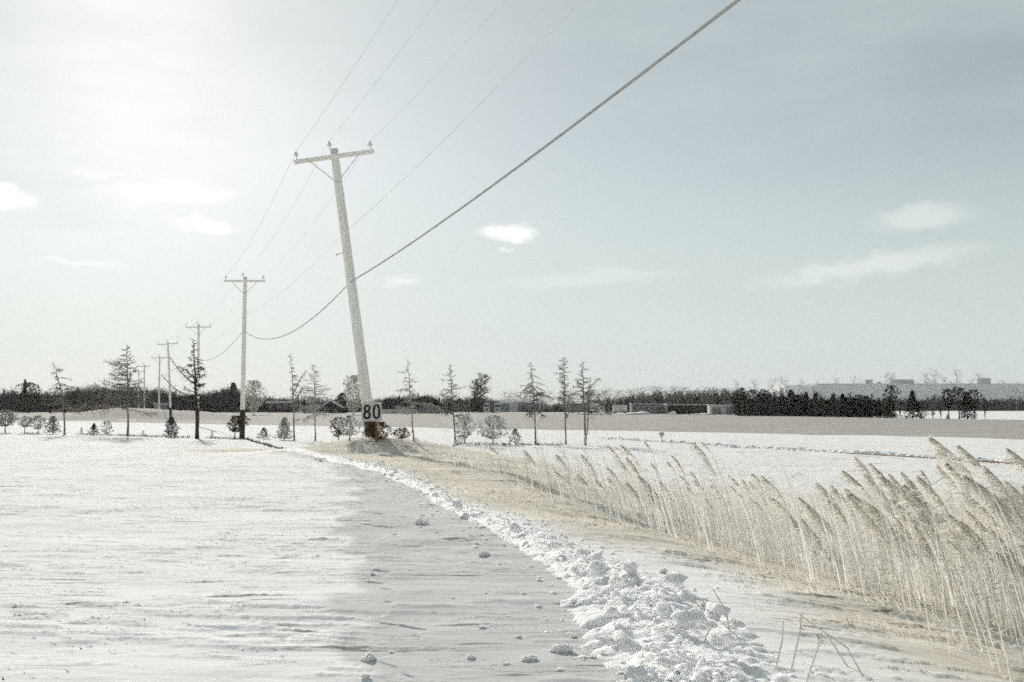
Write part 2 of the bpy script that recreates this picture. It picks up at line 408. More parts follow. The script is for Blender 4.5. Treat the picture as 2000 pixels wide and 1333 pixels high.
def drape(name, near, far, matl, off, nu, nv, label, edge=0.0, seed=0):
    """a sheet between two ground polylines, laid just above the ground"""
    near = np.array([(p[0], p[1]) for p in near]); far = np.array([(p[0], p[1]) for p in far])
    def res(a, n):
        t = np.linspace(0, 1, len(a)); tt = np.linspace(0, 1, n); return np.stack([np.interp(tt, t, a[:, 0]), np.interp(tt, t, a[:, 1])], 1)
    a = res(near, nu); b = res(far, nu)
    if edge:
        dirv = b - a; dirv /= np.linalg.norm(dirv, axis=1)[:, None] + 1e-9
        t = np.arange(nu)
        a = a + dirv * ((fbm(t / 9., t * 0 + .5, seed, 4) - .5) * edge)[:, None]
        b = b + dirv * ((fbm(t / 9., t * 0 + 7.5, seed, 4) - .5) * edge)[:, None]
    w = np.linspace(0, 1, nv)[:, None, None]
    P = a[None] * (1 - w) + b[None] * w
    z = Hfull(P[..., 0], P[..., 1]) + off
    z[0] -= off * 2.2; z[-1] -= off * 2.2; z[:, 0] -= off * 2.2; z[:, -1] -= off * 2.2
    mb = MB(); mb.v = [tuple(q) for q in np.concatenate([P, z[..., None]], -1).reshape(-1, 3)]; mb.n = len(mb.v)
    mb.f = [(i * nu + j, i * nu + j + 1, (i + 1) * nu + j + 1, (i + 1) * nu + j) for i in range(nv - 1) for j in range(nu - 1)]
    o = mb.build(name, matl, smooth=True); return tag(o, label, kind='structure')

near_px = [(-700, 818), (0, 824), (300, 827), (480, 831), (700, 834), (900, 838), (1100, 841), (1300, 844), (1500, 848), (1750, 853), (2000, 859), (2500, 870)]
far_px = [(-700, 806), (0, 806), (300, 806), (480, 806), (700, 806), (900, 806.5), (1100, 807), (1300, 809), (1500, 813), (1750, 818), (2000, 821), (2500, 828)]
def flatp(px, py, z=-1.0):
    r = ray(px, py); t = (z - CAM[2]) / r[2]; return CAM + r * t
drape('ploughed_field', [flatp(*p) for p in near_px], [flatp(*p) for p in far_px], M['field'], .07, 260, 60, 'bare grey ploughed field lying before the far trees', 5.0, 3)

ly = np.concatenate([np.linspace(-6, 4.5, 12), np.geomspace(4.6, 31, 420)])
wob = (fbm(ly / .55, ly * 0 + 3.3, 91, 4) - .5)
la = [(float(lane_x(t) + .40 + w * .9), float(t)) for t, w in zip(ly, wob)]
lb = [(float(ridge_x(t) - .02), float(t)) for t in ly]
ln_ = drape('shade_grey_lane', la, lb, M['ground'], .008, len(ly), 80, 'strip of packed snow along the ploughed ridge, its shade painted in grey')  # grey tone is painted shade along the ridge foot
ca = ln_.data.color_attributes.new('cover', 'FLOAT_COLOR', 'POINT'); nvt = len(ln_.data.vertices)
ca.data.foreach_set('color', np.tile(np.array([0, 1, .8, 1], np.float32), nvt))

# ------------------------------------------------------------------ windrow of ploughed snow with clods
def slabs(x, y, seed):
    """broken plates: every cell its own height and tilt"""
    xi = np.floor(x).astype(np.int64); yi = np.floor(y).astype(np.int64); best = np.full(x.shape, 9.); sec = np.full(x.shape, 9.); h = np.zeros(x.shape)
    for a in (-1, 0, 1):
        for b in (-1, 0, 1):
            cx = xi + a; cy = yi + b; c0 = cx + .0; c1 = cy + .0
            dx = c0 + vnoise(c0, c1, seed) - x; dy = c1 + vnoise(c0, c1, seed + 9) - y; d = np.hypot(dx, dy)
            hh = vnoise(c0, c1, seed + 21) + (vnoise(c0, c1, seed + 31) - .5) * 1.5 * dx + (vnoise(c0, c1, seed + 41) - .5) * 1.5 * dy
            nb = d < best; sec = np.where(nb, best, np.minimum(sec, d)); h = np.where(nb, hh, h); best = np.minimum(best, d)
    return h * sstep(0, .22, sec - best)
def windrow():
    ys = np.concatenate([np.linspace(-5, 4, 30), np.geomspace(4.2, 46, 900)])
    vs_ = np.linspace(-1, 1, 64)
    Y, V = np.meshgrid(ys, vs_, indexing='ij')
    wid = (.36 + .30 * (fbm(ys / 2.2, ys * 0, 8, 3) - .5) + .30 * (1 - sstep(5, 13, ys)))[:, None] * (1 - .25 * sstep(30, 46, ys))[:, None]
    X = ridge_x(Y) + .12 * (1 - sstep(5, 13, Y)) + V * wid + .25 * (fbm(Y / 1.5, V * 0, 15, 3) - .5) + .05
    hgt = (.01 + .09 * fbm(ys / 1.1, ys * 0 + 4, 9, 3))[:, None] * (1 - sstep(40, 46, ys))[:, None]
    prof = np.clip(1 - V ** 2, 0, 1) ** .8
    wx = X + .22 * (fbm(X / .25, Y / .25, 61, 4, .6) - .5); wy = Y + .22 * (fbm(X / .25, Y / .25, 62, 4, .6) - .5)
    l1 = slabs(wx / .33, wy / .33, 5); l2 = slabs(wx / .12, wy / .12, 6); l3 = fbm(X / .07, Y / .07, 7, 4, .6)
    pt = sstep(.40, .62, fbm(X / .7, Y / .7, 63, 3))
    lump = (.062 * l1 * pt + .028 * l2 * (.25 + .75 * sstep(.4, .6, fbm(X / .4, Y / .4, 64, 3))) + 0.04 * (l3 - .5)) * (.55 + .45 * (1 - sstep(7, 14, Y)))
    Z = Hfull(X, Y) + prof * hgt + lump * prof ** .5 * (1 - sstep(42, 46, Y)) - .05 * (1 - prof)
    mb = MB(); mb.v = [tuple(p) for p in np.stack([X, Y, Z], -1).reshape(-1, 3)]; mb.n = len(mb.v); nv = len(vs_)
    mb.f = [(i * nv + j, i * nv + j + 1, (i + 1) * nv + j + 1, (i + 1) * nv + j) for i in range(len(ys) - 1) for j in range(nv - 1)]
    o = mb.build('snow_windrow', M['snow'], smooth=True)
    tag(o, 'long lumpy ridge of ploughed snow curving away to the leaning pole', 'snow ridge')
windrow()

def clod_mesh(seed, sub=3):
    import bmesh
    bm = bmesh.new(); bmesh.ops.create_icosphere(bm, subdivisions=sub, radius=1)
    r = random.Random(seed); pl = [(Vector((r.gauss(0, 1), r.gauss(0, 1), r.gauss(0, 1))).normalized(), r.uniform(.38, .8)) for _ in range(12)]
    ar = np.array([v.co for v in bm.verts]); n = fbm(ar[:, 0] * 2.5 + seed, ar[:, 1] * 2.5 + ar[:, 2] * 2.1, seed, 4, .65)
    for v, k in zip(bm.verts, n):
        p = v.co.copy()
        for nn, dd in pl:
            e = p.dot(nn) - dd
            if e > 0: p -= nn * e * .92
        p *= (.65 + .75 * k)
        v.co = Vector((p.x * 1.25, p.y * 1.0, p.z * .66))
    me = bpy.data.meshes.new('snow_clod'); bm.to_mesh(me); bm.free(); me.materials.append(M['snow'])
    me.polygons.foreach_set('use_smooth', [True] * len(me.polygons)); return me
clods = [clod_mesh(s) for s in range(9)]
crumb = [clod_mesh(40 + s, 1) for s in range(4)]
def place_clod(x, y, r, label, group, sink=.35):
    o = link('snow_clod', random.choice(clods)); z = float(Hfull(x, y)); s_ = abs(x - ridge_x(y))
    if s_ < .45: z += .12
    o.location = (x, y, z + r * (.72 - sink)); o.scale = (r, r, r); o.rotation_euler = (random.uniform(-.3, .3), random.uniform(-.3, .3), random.uniform(0, 6.3))
    tag(o, label, 'snow clod', group)
for i in range(80):
    y = 4.8 + 26 * random.random() ** 2.0
    x = float(ridge_x(y)) + random.gauss(0.0, .34)
    far_ = 'on the near end of the ploughed ridge' if y < 8 else ('halfway along the ploughed ridge' if y < 15 else 'on the far end of the ploughed ridge')
    rad_ = random.choice((.03, .04, .05, .06, .075, .10)) * random.uniform(.8, 1.2)
    big_ = 'large' if rad_ > .07 else ('middling' if rad_ > .045 else 'small')
    place_clod(x, y, rad_, big_ + ' broken snow clod tumbled ' + far_, big_ + ' snow clods ' + far_)
# single clods that rolled onto the lane
STRAY = ['lone stray snow clod farthest up the grey lane', 'stray snow clod in the middle of the lane, left side', 'small stray snow clod in the middle of the lane', 'stray snow clod below the middle of the lane, near the ridge', 'largest stray snow clod, by the left edge of the lane', 'medium stray snow clod low on the lane, halfway to the ridge', 'tiny stray snow clod beside the largest one', 'big stray snow clod at the foot of the ridge, bottom of the lane', 'small stray snow clod touching the foot of the ridge', 'flat stray snow clod just left of the ridge foot', 'stray snow clod cut off by the bottom edge, left side of lane', 'stray snow clod between the two bigger ones at the bottom']
for px, py, rr_ in ((770, 1047, .11), (728, 1125, .08), (800, 1118, .06), (885, 1175, .07), (722, 1290, .15), (920, 1288, .10), (763, 1276, .05), (1035, 1292, .14), (950, 1165, .06), (1010, 1250, .09), (715, 1325, .09), (990, 1300, .08)):
    g = G(px, py); place_clod(g.x, g.y, rr_ * .33, STRAY.pop(0), 'stray snow clods on the lane', .45)
mb = MB()
for i in range(1300):
    y = 4.6 + 28 * random.random() ** 1.9; x = float(ridge_x(y)) + random.gauss(0, .36)
    r_ = random.uniform(.010, .036); me = random.choice(crumb); z = float(Hfull(x, y)) + r_ * .3 + (.1 if abs(x - ridge_x(y)) < .3 else 0)
    rz = random.uniform(0, 6.3); c_, s_ = math.cos(rz), math.sin(rz)
    mb.add([(x + (v.co.x * c_ - v.co.y * s_) * r_, y + (v.co.x * s_ + v.co.y * c_) * r_, z + v.co.z * r_) for v in me.vertices], [tuple(p.vertices) for p in me.polygons])
tag(mb.build('snow_crumbs', M['snow'], smooth=True), 'small crumbs of snow strewn beside the ploughed ridge', 'snow crumbs', kind='stuff')

# ------------------------------------------------------------------ trees
def perp(d):
    a = d.cross(Vector((0, 0, 1)) if abs(d.z) < .95 else Vector((1, 0, 0))).normalized(); return a, d.cross(a)
def bare_crown(mb, trunk, H, r, z0=.25, width=.22, dens=60, droop=.1, side=0.0, prof='cone', twigs=9, tw=.2, thick=1.4, up=0.15):
    """branches with twigs round a trunk polyline (list of Vectors)"""
    zs = [p.z for p in trunk]
    def pos(t):
        z = t * H
        for a, b in zip(trunk[:-1], trunk[1:]):
            if a.z <= z <= b.z: return a.lerp(b, (z - a.z) / max(b.z - a.z, 1e-6))
        return trunk[-1].copy()
    for i in range(dens):
        t = z0 + (1 - z0) * (i + r.random()) / dens
        k = (1 - t) / (1 - z0)
        if prof == 'cone': L = width * H * (.10 + .95 * k)
        elif prof == 'narrow': L = width * H * (.25 + .6 * math.sin(math.pi * min(1, k + .1)))
        else: L = width * H * (.25 + .9 * math.sin(math.pi * (.15 + .75 * k)))
        az = r.uniform(0, 2 * math.pi)
        L *= r.uniform(.3, 1.35) * (1 + side * math.cos(az))
        if L < .03 * H: L = .03 * H
        base = pos(t)
        d = Vector((math.cos(az), math.sin(az), up + r.uniform(-.2, .25))).normalized()
        pts = [base]; n = 5; p = base.copy()
        for j in range(n):
            p = p + d * (L / n)
            d = (d + Vector((r.uniform(-.22, .22), r.uniform(-.22, .22), -droop + r.uniform(-.12, .12) + .07 * j * (1 if prof != 'weep' else -1)))).normalized()
            pts.append(p.copy())
        r0 = .0045 * H * (.45 + .55 * k) * thick
        mb.tube(pts, [r0 * (1 - .8 * q / n) for q in range(n + 1)], 3, False)
        for q in range(int(twigs * 2.3)):
            u = r.uniform(.25, 1.0) * n; a = min(int(u), n - 1); b = pts[a].lerp(pts[a + 1], u - a)
            dd = (pts[a + 1] - pts[a]).normalized(); e = (dd * r.uniform(.3, 1) + Vector((r.uniform(-1, 1), r.uniform(-1, 1), r.uniform(-.8, .5)))).normalized()
            l2 = L * tw * r.uniform(.5, 1.3); m1 = b + e * l2 * .55 + Vector((0, 0, -.1 * l2)); m2 = b + e * l2 + Vector((r.uniform(-.2, .2) * l2, r.uniform(-.2, .2) * l2, -.25 * l2))
            mb.tube([b, m1, m2], [r0 * .45, r0 * .32, r0 * .15], 3, False)
def trunk_line(r, H, top=(0, 0), n=9, wob=.012, curve=1.6):
    return [Vector((top[0] * (i / n) ** curve + r.uniform(-1, 1) * wob * H * (0 if i in (0,) else .5), top[1] * (i / n) ** curve + r.uniform(-1, 1) * wob * H * .5 * (i > 0), H * i / n)) for i in range(n + 1)]
def trunk_mesh(pts, r0, n=7, tip=.12):
    mb = MB(); k = len(pts) - 1
    mb.tube(pts, [r0 * (1.25 if i == 0 else (1 - (1 - tip) * i / k)) for i in range(k + 1)], n); return mb

def row_tree(bx, by, tx, ty, label, seed, matl='bark', **kw):
    g = G(bx, by); top = at_depth(tx, ty, g.y); H = top.z - g.z
    r = random.Random(seed); extra = kw.pop('extra', []); r0 = kw.pop('r0', .013); curve = kw.pop('curve', 1.6)
    t = thing('bare_tree', label, 'tree', (g.x, g.y, g.z - .03), 0, 'bare trees standing in the planted row')
    tp = trunk_line(r, H, (top.x - g.x, 0), curve=curve)
    trunk_mesh(tp, H * r0).build('trunk', M[matl], t, smooth=True)
    mb = MB(); bare_crown(mb, tp, H, r, **kw)
    for (sx, sy, ex, ey, kz) in extra:        # single long limbs
        a = at_depth(sx, sy, g.y) - Vector(g); b = at_depth(ex, ey, g.y) - Vector(g)
        pts = [a.lerp(b, q / 7) + Vector((0, r.uniform(-.1, .1), .05 * H * math.sin(math.pi * q / 7) * kz + r.uniform(-.008, .008) * H)) for q in range(8)]
        mb.tube(pts, [.007 * H * (1 - .75 * q / 7) for q in range(8)], 4, False)
        for q in range(46):
            u = r.uniform(1, 7); i = min(int(u), 6); p = pts[i].lerp(pts[i + 1], u - i); e = Vector((r.uniform(-1, 1), r.uniform(-1, 1), r.uniform(-1, .6))).normalized(); l2 = H * r.uniform(.02, .07)
            mb.tube([p, p + e * l2 * .5, p + e * l2 + Vector((0, 0, -.2 * l2))], [.0022 * H, .0015 * H, .0008 * H], 3, False)
    mb.build('crown', M[matl], t)
    return t
row_tree(126, 850, 103, 708, 'crooked bare larch, its top bent over, left of the drive hump', 3, 'bark', z0=.30, width=.32, dens=52, thick=2.0, droop=.16, side=.25, twigs=8, tw=.22, curve=2.2)
row_tree(249, 852, 248, 674, 'dense conical bare larch standing in front of the drive hump', 5, 'bark', z0=.28, width=.33, dens=95, droop=.05, side=-.35, twigs=10, tw=.25)
row_tree(385, 857, 377, 662, 'tall thick-trunked bare larch with two long limbs reaching out', 7, 'barkdark', z0=.30, width=.14, dens=64, droop=.06, twigs=9, tw=.35, r0=.019,
         extra=[(384, 752, 331, 698, -.4), (386, 785, 314, 732, -.5), (386, 720, 398, 722, .3), (385, 742, 352, 716, .3)])
row_tree(575, 862, 567, 690, 'thin bare tree with a single forked limb, beside the smaller conical tree', 9, 'bark', z0=.38, width=.12, dens=40, droop=.12, twigs=6, tw=.3, r0=.010, extra=[(572, 770, 598, 722, .3), (573, 790, 595, 752, .3)])
row_tree(616, 862, 613, 712, 'conical bare tree above the low dark house', 12, 'barkpale', z0=.30, width=.29, dens=80, droop=.10, twigs=9, tw=.25, r0=.012)
row_tree(808, 864, 796, 702, 'sparse bare tree just past the speed sign', 14, 'barkpale', z0=.34, width=.26, dens=46, droop=.12, side=-.3, twigs=8, tw=.25, r0=.011, curve=1.1)
row_tree(889, 866, 878, 712, 'evenly tapered bare tree leaning beside the grey rounded shrubs', 17, 'bark', z0=.33, width=.27, dens=66, droop=.08, twigs=9, tw=.24, r0=.013, curve=1.1)
row_tree(1046, 868, 1037, 707, 'bare tree with curved top and drooping low branches', 19, 'bark', z0=.36, width=.26, dens=50, droop=.18, twigs=9, tw=.25, r0=.012, curve=2.2, extra=[(1046, 772, 1022, 780, 1.2), (1046, 775, 1064, 768, .5), (1046, 762, 1022, 764, 1.0)])
row_tree(1105, 869, 1100, 697, 'slim bare tree with very short branches', 21, 'bark', z0=.30, width=.11, dens=84, droop=.10, prof='narrow', twigs=7, tw=.3, r0=.010)
row_tree(1143, 870, 1137, 707, 'wide-spreading bare tree, last of the planted row', 23, 'bark', z0=.36, width=.32, dens=60, droop=.04, side=.2, twigs=9, tw=.24, r0=.016,
         extra=[(1143, 800, 1186, 762, .6), (1142, 780, 1115, 770, .8), (1147, 850, 1152, 735, .0), (1143, 770, 1172, 738, .4)])

def needle_crown(r, H, W, z0=.08, n=90, prof='cone', blade=.10, per=8, upb=.35, w=.026):
    """clumps of needles spread through a crown volume"""
    mb = MB(); sd_ = r.randrange(999); n = int(n * 2.4); blade *= .66; w *= .62
    for i in range(n):
        t = z0 + (1 - z0) * (i + r.random()) / n
        k = (1 - t) / (1 - z0)
        if prof == 'cone': R_ = W * (.06 + .94 * k ** .85)
        elif prof == 'round': R_ = W * math.sqrt(max(0.02, 1 - (2 * (t - z0) / (1 - z0) - 1) ** 2))
        else: R_ = W * (.15 + .85 * math.sin(math.pi * (.12 + .8 * k)))       # pine
        az = r.uniform(0, 6.283); rad = R_ * (r.random() ** .45) * (.98 + .28 * math.sin(2 * az + sd_ + 4 * t) + .26 * math.sin(3 * az + 9 * t + 2.3 * sd_) + r.gauss(0, .08))
        c = Vector((math.cos(az) * rad, math.sin(az) * rad, t * H))
        outd = Vector((math.cos(az), math.sin(az), upb)).normalized()
        for j in range(per):
            d = (outd + Vector((r.gauss(0, .55), r.gauss(0, .55), r.gauss(0, .45)))).normalized(); L = blade * H * r.uniform(.6, 1.25)
            a, b = perp(d); sdw = a * (w * H) if r.random() < .5 else b * (w * H)
            mb.add([c - sdw, c + sdw, c + d * L], [(0, 1, 2)])
    return mb
def shrub(bx, by, ty, hw, matl, label, seed, prof='cone', n=110, cat='shrub', name='planted_conifer', lean=0, extra_snow=False, stem='barkdark', z0=.08, blade=.13, per=9, group='young shrubs planted along the tree row'):
    g = G(bx, by); H = at_depth(bx, ty, g.y).z - g.z; W = hw / F * g.y
    r = random.Random(seed)
    t = thing(name, label, cat, (g.x, g.y, g.z - .02), 0, group)
    tp = trunk_line(r, H * .92, (lean * H, 0)); trunk_mesh(tp, H * .028, 6).build('trunk', M[stem], t)
    mb = needle_crown(r, H, W, z0, n, prof, blade, per)
    if lean: mb.v = [(v[0] + lean * v[2], v[1], v[2]) for v in mb.v]
    mb.build('crown', M[matl], t)
    if extra_snow:
        s = MB()
        for k in range(26):
            az = r.uniform(0, 6.28); tt = r.uniform(.35, .6); rad = W * (1 - tt) * r.uniform(.7, 1.1); c = Vector((math.cos(az) * rad, math.sin(az) * rad, tt * H)); q = W * r.uniform(.12, .25)
            s.add([c + Vector((-q, -q, -.3 * q)), c + Vector((q, -q, -.3 * q)), c + Vector((q, q, -.2 * q)), c + Vector((-q, q, -.2 * q)), c + Vector((0, 0, .35 * q))], [(0, 1, 4), (1, 2, 4), (2, 3, 4), (3, 0, 4), (3, 2, 1, 0)])
        s.build('snow_cap', M['snow'], t)
    return t
shrub(10, 846, 802, 22, 'needlegrey', 'broad rounded grey shrub at the left end of the row', 31, 'round', 150, z0=.3)
shrub(48, 848, 814, 15, 'needlegrey', 'small grey rounded sapling on a thin stem, second in the row', 32, 'round', 90, z0=.4)
shrub(74, 847, 812, 17, 'needlegrey', 'low spreading grey sapling beside the grey conical one', 33, 'pine', 100, z0=.25)
shrub(103, 848, 813, 17, 'needlegrey', 'grey conical conifer left of the crooked larch', 34, 'cone', 150)
shrub(159, 848, 836, 5, 'needlebrown', 'tiny brown seedling right of the crooked larch', 35, 'cone', 50)
shrub(183, 850, 827, 10, 'needle', 'neat little dark green cone-shaped conifer', 36, 'cone', 130)
shrub(208, 850, 823, 12, 'needlegrey', 'ragged grey-green young pine next to the neat green cone', 37, 'pine', 90)
shrub(280, 851, 841, 5, 'needleolive', 'tiny olive seedling right of the dense conical larch', 38, 'cone', 50)
shrub(334, 854, 815, 15, 'needleblue', 'blue-green conifer banded with snow, beside the thick larch', 39, 'cone', 150, extra_snow=True)
shrub(414, 855, 842, 5, 'needlegrey', 'tiny grey seedling right of the thick larch', 40, 'cone', 50)
shrub(458, 857, 812, 17, 'needleolive', 'olive-brown pine leaning over in front of a pole foot', 41, 'pine', 140, lean=.18, z0=.3)
shrub(515, 858, 836, 16, 'needlebrown', 'low rusty brown bush with pointed top', 42, 'cone', 130)
shrub(555, 860, 816, 19, 'needlepale', 'pale grey conical conifer beside the thin forked tree', 43, 'cone', 190)
shrub(661, 862, 816, 17, 'needlebrown', 'open brown sapling with scattered dry leaves', 44, 'pine', 70, z0=.2, blade=.16, per=8)
shrub(683, 863, 812, 22, 'needlepale', 'pale rounded shrub just behind the open brown sapling', 52, 'round', 110, z0=.25)
shrub(737, 861, 824, 27, 'needleolive', 'wide brown pine growing round the leaning pole and sign post', 45, 'pine', 260, z0=.12)
shrub(785, 867, 836, 16, 'needlebrown', 'small brown sapling on a bare stem right of the sign', 46, 'pine', 80, z0=.35, blade=.2, per=8)
shrub(812, 866, 854, 7, 'orange', 'tiny orange tuft at the foot of the sparse tree', 47, 'round', 50, name='dry_tuft')
shrub(898, 869, 850, 9, 'needlebrown', 'small brown tuft at the foot of the leaning tapered tree', 48, 'round', 60, name='dry_tuft')
shrub(908, 866, 812, 19, 'needlepale', 'narrower of two grey rounded shrubs right of the tapered tree', 49, 'round', 120, z0=.2)
shrub(963, 868, 812, 28, 'needlepale', 'larger of two grey rounded shrubs right of the tapered tree', 50, 'round', 170, z0=.2)
shrub(1006, 867, 838, 15, 'needlegrey', 'small grey pine with a dark heart left of the curved tree', 51, 'cone', 110)

# dead weeds along the row
ROW = [G(*p) for p in ((-60, 845), (0, 846), (250, 852), (480, 858), (700, 864), (900, 868), (1170, 871))]
mb = MB()
for i in range(2600):
    u = random.random() * (len(ROW) - 1); k = int(u); p = ROW[k].lerp(ROW[k + 1], u - k)
    if fbm(np.array([p.x / 2.2]), np.array([.5]), 66, 3)[0] < .42: continue
    x = p.x; y = p.y + random.gauss(0, .35); z = gz(x, y); h = random.uniform(.04, .22); l = random.uniform(-.1, .02); w = random.uniform(.01, .03)
    mb.add([(x - w, y, z), (x + w, y, z), (x + l, y + random.uniform(-.05, .05), z + h)], [(0, 1, 2)])
tag(mb.build('dead_weeds', M['darkgrass']), 'fringe of dark dead weeds along the planted row', 'weeds', kind='stuff')

# ------------------------------------------------------------------ far tree lines
def make_variant(kind, seed):
    """unit-height tree meshes (trunk mesh, crown mesh)"""
    r = random.Random(seed); H = 1.0
    if kind == 'thicket' or kind == 'thicketpale':
        tp = trunk_line(r, H, (r.uniform(-.06, .06), 0)); mb = MB()
        bare_crown(mb, tp, H, r, z0=.12, width=.16, dens=46, droop=-.22, prof='oval', twigs=9, tw=.35, thick=2.6, up=.9)
        mk = kind; tk = kind; rad = .014
    elif kind == 'pine':
        tp = trunk_line(r, H, (r.uniform(-.04, .04), 0)); mb = needle_crown(r, H, r.uniform(.16, .22), r.uniform(.38, .5), 110, 'pine', .07, 10, .2, .014); mk = 'needle'; tk = 'barkdark'; rad = .02
    elif kind == 'spruce':
        tp = trunk_line(r, H * .96, (0, 0)); mb = needle_crown(r, H, r.uniform(.22, .32), .04, 190, 'cone', .085, 10, .1, .016); mk = 'needle'; tk = 'barkdark'; rad = .02
    elif kind == 'dome':
        tp = trunk_line(r, H * .9, (0, 0)); mb = needle_crown(r, H, r.uniform(.45, .55), .02, 300, 'round', .08, 10, .3, .014); mk = 'needle'; tk = 'barkdark'; rad = .02
    elif kind == 'rime':
        tp = trunk_line(r, H, (r.uniform(-.15, -.02), 0)); mb = MB(); bare_crown(mb, tp, H, r, z0=.3, width=.16, dens=44, droop=-.05, prof='oval', twigs=8, tw=.35, thick=1.5, up=.5); mk = 'rime'; tk = 'rime'; rad = .012
    return trunk_mesh(tp, rad, 5).mesh('trunk', M[tk]), mb.mesh('crown', M[mk])
VAR = {k: [make_variant(k, 100 + 13 * i + hash_) for i in range(n)] for k, n, hash_ in (('thicket', 5, 1), ('thicketpale', 5, 2), ('pine', 4, 3), ('spruce', 4, 4), ('dome', 3, 5), ('rime', 4, 6))}
NAMES = {'thicket': 'bare_thicket_tree', 'thicketpale': 'bare_thicket_tree', 'pine': 'pine_tree', 'spruce': 'spruce_tree', 'dome': 'cedar_tree', 'rime': 'frosted_tree'}
def far_tree(kind, px, by, ty, label, group=None, wide=1.0, depth=None, v=None):
    if depth is None: g = Vector(flatp(px, by)); g.z = gz(g.x, g.y)
    else:
        g = at_depth(px, by, depth); g.z = gz(g.x, g.y)
    top = at_depth(px, ty, g.y); H = top.z - g.z
    t = thing(NAMES[kind], label, 'tree', (g.x, g.y, g.z - .05), random.uniform(0, 6.28), group)
    tm, cm = VAR[kind][random.randrange(len(VAR[kind])) if v is None else v % len(VAR[kind])]
    link('trunk', tm, t); link('crown', cm, t); t.scale = (H * wide, H * wide, H)
    return t
def yfar(px): return float(np.interp(px, [p[0] for p in far_px], [p[1] for p in far_px]))
def top_left(px): return float(np.interp(px, [-150, 0, 30, 120, 150, 240, 320, 360, 400, 450, 480, 520, 560, 600, 660, 720, 760, 830, 870, 930, 980], [768, 770, 772, 775, 764, 765, 768, 778, 774, 764, 775, 778, 780, 776, 782, 785, 776, 774, 780, 776, 785]))
# left and middle: dark mixed growth
for i in range(66):
    px = -90 + i * 9.1 + random.uniform(-4, 4); ty = top_left(px) + random.uniform(-3, 8)
    if 140 < px < 345: k = 'thicket'
    else: k = random.choice(['spruce', 'dome', 'thicket', 'spruce'])
    far_tree(k, px, yfar(px) - random.uniform(-.2, .8), ty, {'thicket': 'bare brown tree in the dark far tree line left of the second pole', 'spruce': 'dark pointed spruce in the far tree line left of the second pole', 'dome': 'dark rounded evergreen in the far tree line left of the second pole'}[k], 'dark far tree line, left part, ' + NAMES[k], 1.9)
for i in range(48):
    px = 512 + i * 9.9 + random.uniform(-4, 4)
    if 590 < px < 640 or 975 < px: continue
    ty = top_left(px) + random.uniform(0, 9); k = random.choice(['spruce', 'thicket', 'thicket', 'dome'])
    far_tree(k, px, yfar(px) - random.uniform(.3, 1.0), ty, {'thicket': 'bare brown tree in the far tree line among the low houses', 'spruce': 'dark pointed spruce in the far tree line among the low houses', 'dome': 'dark rounded evergreen in the far tree line among the low houses'}[k], 'far tree line among the houses, ' + NAMES[k], 1.6)
# single ones that stand out
far_tree('dome', 55, 807, 748, 'big dark rounded evergreen clump topped by a spire, far left', None, .95)
far_tree('spruce', 47, 806.5, 742, 'dark spire rising out of the big rounded evergreen, far left', None, .6)
far_tree('spruce', 455, 806.8, 748, 'dark ragged spruce beside the second pole', None, 1.1)
far_tree('spruce', 668, 807.5, 768, 'dark blue-green spruce standing at the end of the low house', None, 2.2)
far_tree('thicket', 938, 806, 733, 'tall fan-shaped bare willow behind the parked trucks', None, 2.2, v=1)
far_tree('thicketpale', 926, 806, 742, 'paler bare bush spreading beside the fan-shaped willow', None, 2.0, v=2)
# grey saplings behind the trailers
for i in range(70):
    px = 1150 + i * 4.4 + random.uniform(-3, 3); k = 'thicketpale' if random.random() < .55 else 'thicket'
    top = float(np.interp(px, [1150, 1190, 1240, 1300, 1360, 1440], [783, 778, 770, 767, 765, 762]))
    far_tree(k, px, yfar(px) - random.uniform(1.0, 2.0), top + random.uniform(-2, 6), 'slender bare sapling in the grey thicket behind the trailers', 'grey thicket behind the trailers', 1.3)
# dark wood on the right
for i in range(80):
    px = 1438 + i * 3.9 + random.uniform(-3, 3); top = float(np.interp(px, [1430, 1470, 1530, 1600, 1680, 1750], [760, 767, 766, 772, 773, 778])) + random.uniform(-6, 14)
    k = random.choice(['thicket', 'thicket', 'spruce', 'pine', 'dome'])
    far_tree(k, px, yfar(px) - random.uniform(-.2, 1.6), top, {'thicket': 'bare dark tree in the dense wood right of the trailers', 'spruce': 'dark pointed spruce in the dense wood right of the trailers', 'pine': 'dark pine with bare trunk in the dense wood right of the trailers', 'dome': 'dark rounded evergreen in the dense wood right of the trailers'}[k], 'dense wood right of the trailers, ' + NAMES[k], 1.05)
# open group of pines at right
for px, by, ty, k, w, lab in ((1742, 818, 753, 'pine', 1.0, 'tall pine with bare trunk, first of the open group at right'), (1758, 818, 780, 'thicket', 1.0, 'short bare tree beside the tall first pine'),
        (1783, 818.5, 764, 'spruce', 1.1, 'dense dark conifer second in the open group at right'), (1800, 818, 785, 'dome', .8, 'low dark evergreen bush beside the second pine'),
        (1822, 818.5, 772, 'thicketpale', 1.3, 'grey bare tree in the middle of the open pine group'), (1838, 819, 782, 'thicket', .8, 'thin bare leaning tree left of the twin pines'),
        (1853, 819, 760, 'pine', 1.25, 'left one of the twin pines with dark flat crowns'), (1874, 819, 757, 'pine', 1.3, 'right one of the twin pines with dark flat crowns'),
        (1890, 819.5, 766, 'spruce', 1.15, 'black dense conifer branching down to the snow'), (1904, 820, 761, 'pine', 1.1, 'pine behind the black dense conifer'),
        (1924, 820, 778, 'thicket', .8, 'last thin bare trunk of the open group'), (1770, 819, 811, 'dome', .8, 'tiny dark bush on the snow under the pines'), (1850, 819.5, 810, 'spruce', 1.2, 'tiny dark conifer on the snow between the pines')):
    far_tree(k, px, by, ty, lab, 'open group of pines at right', w)
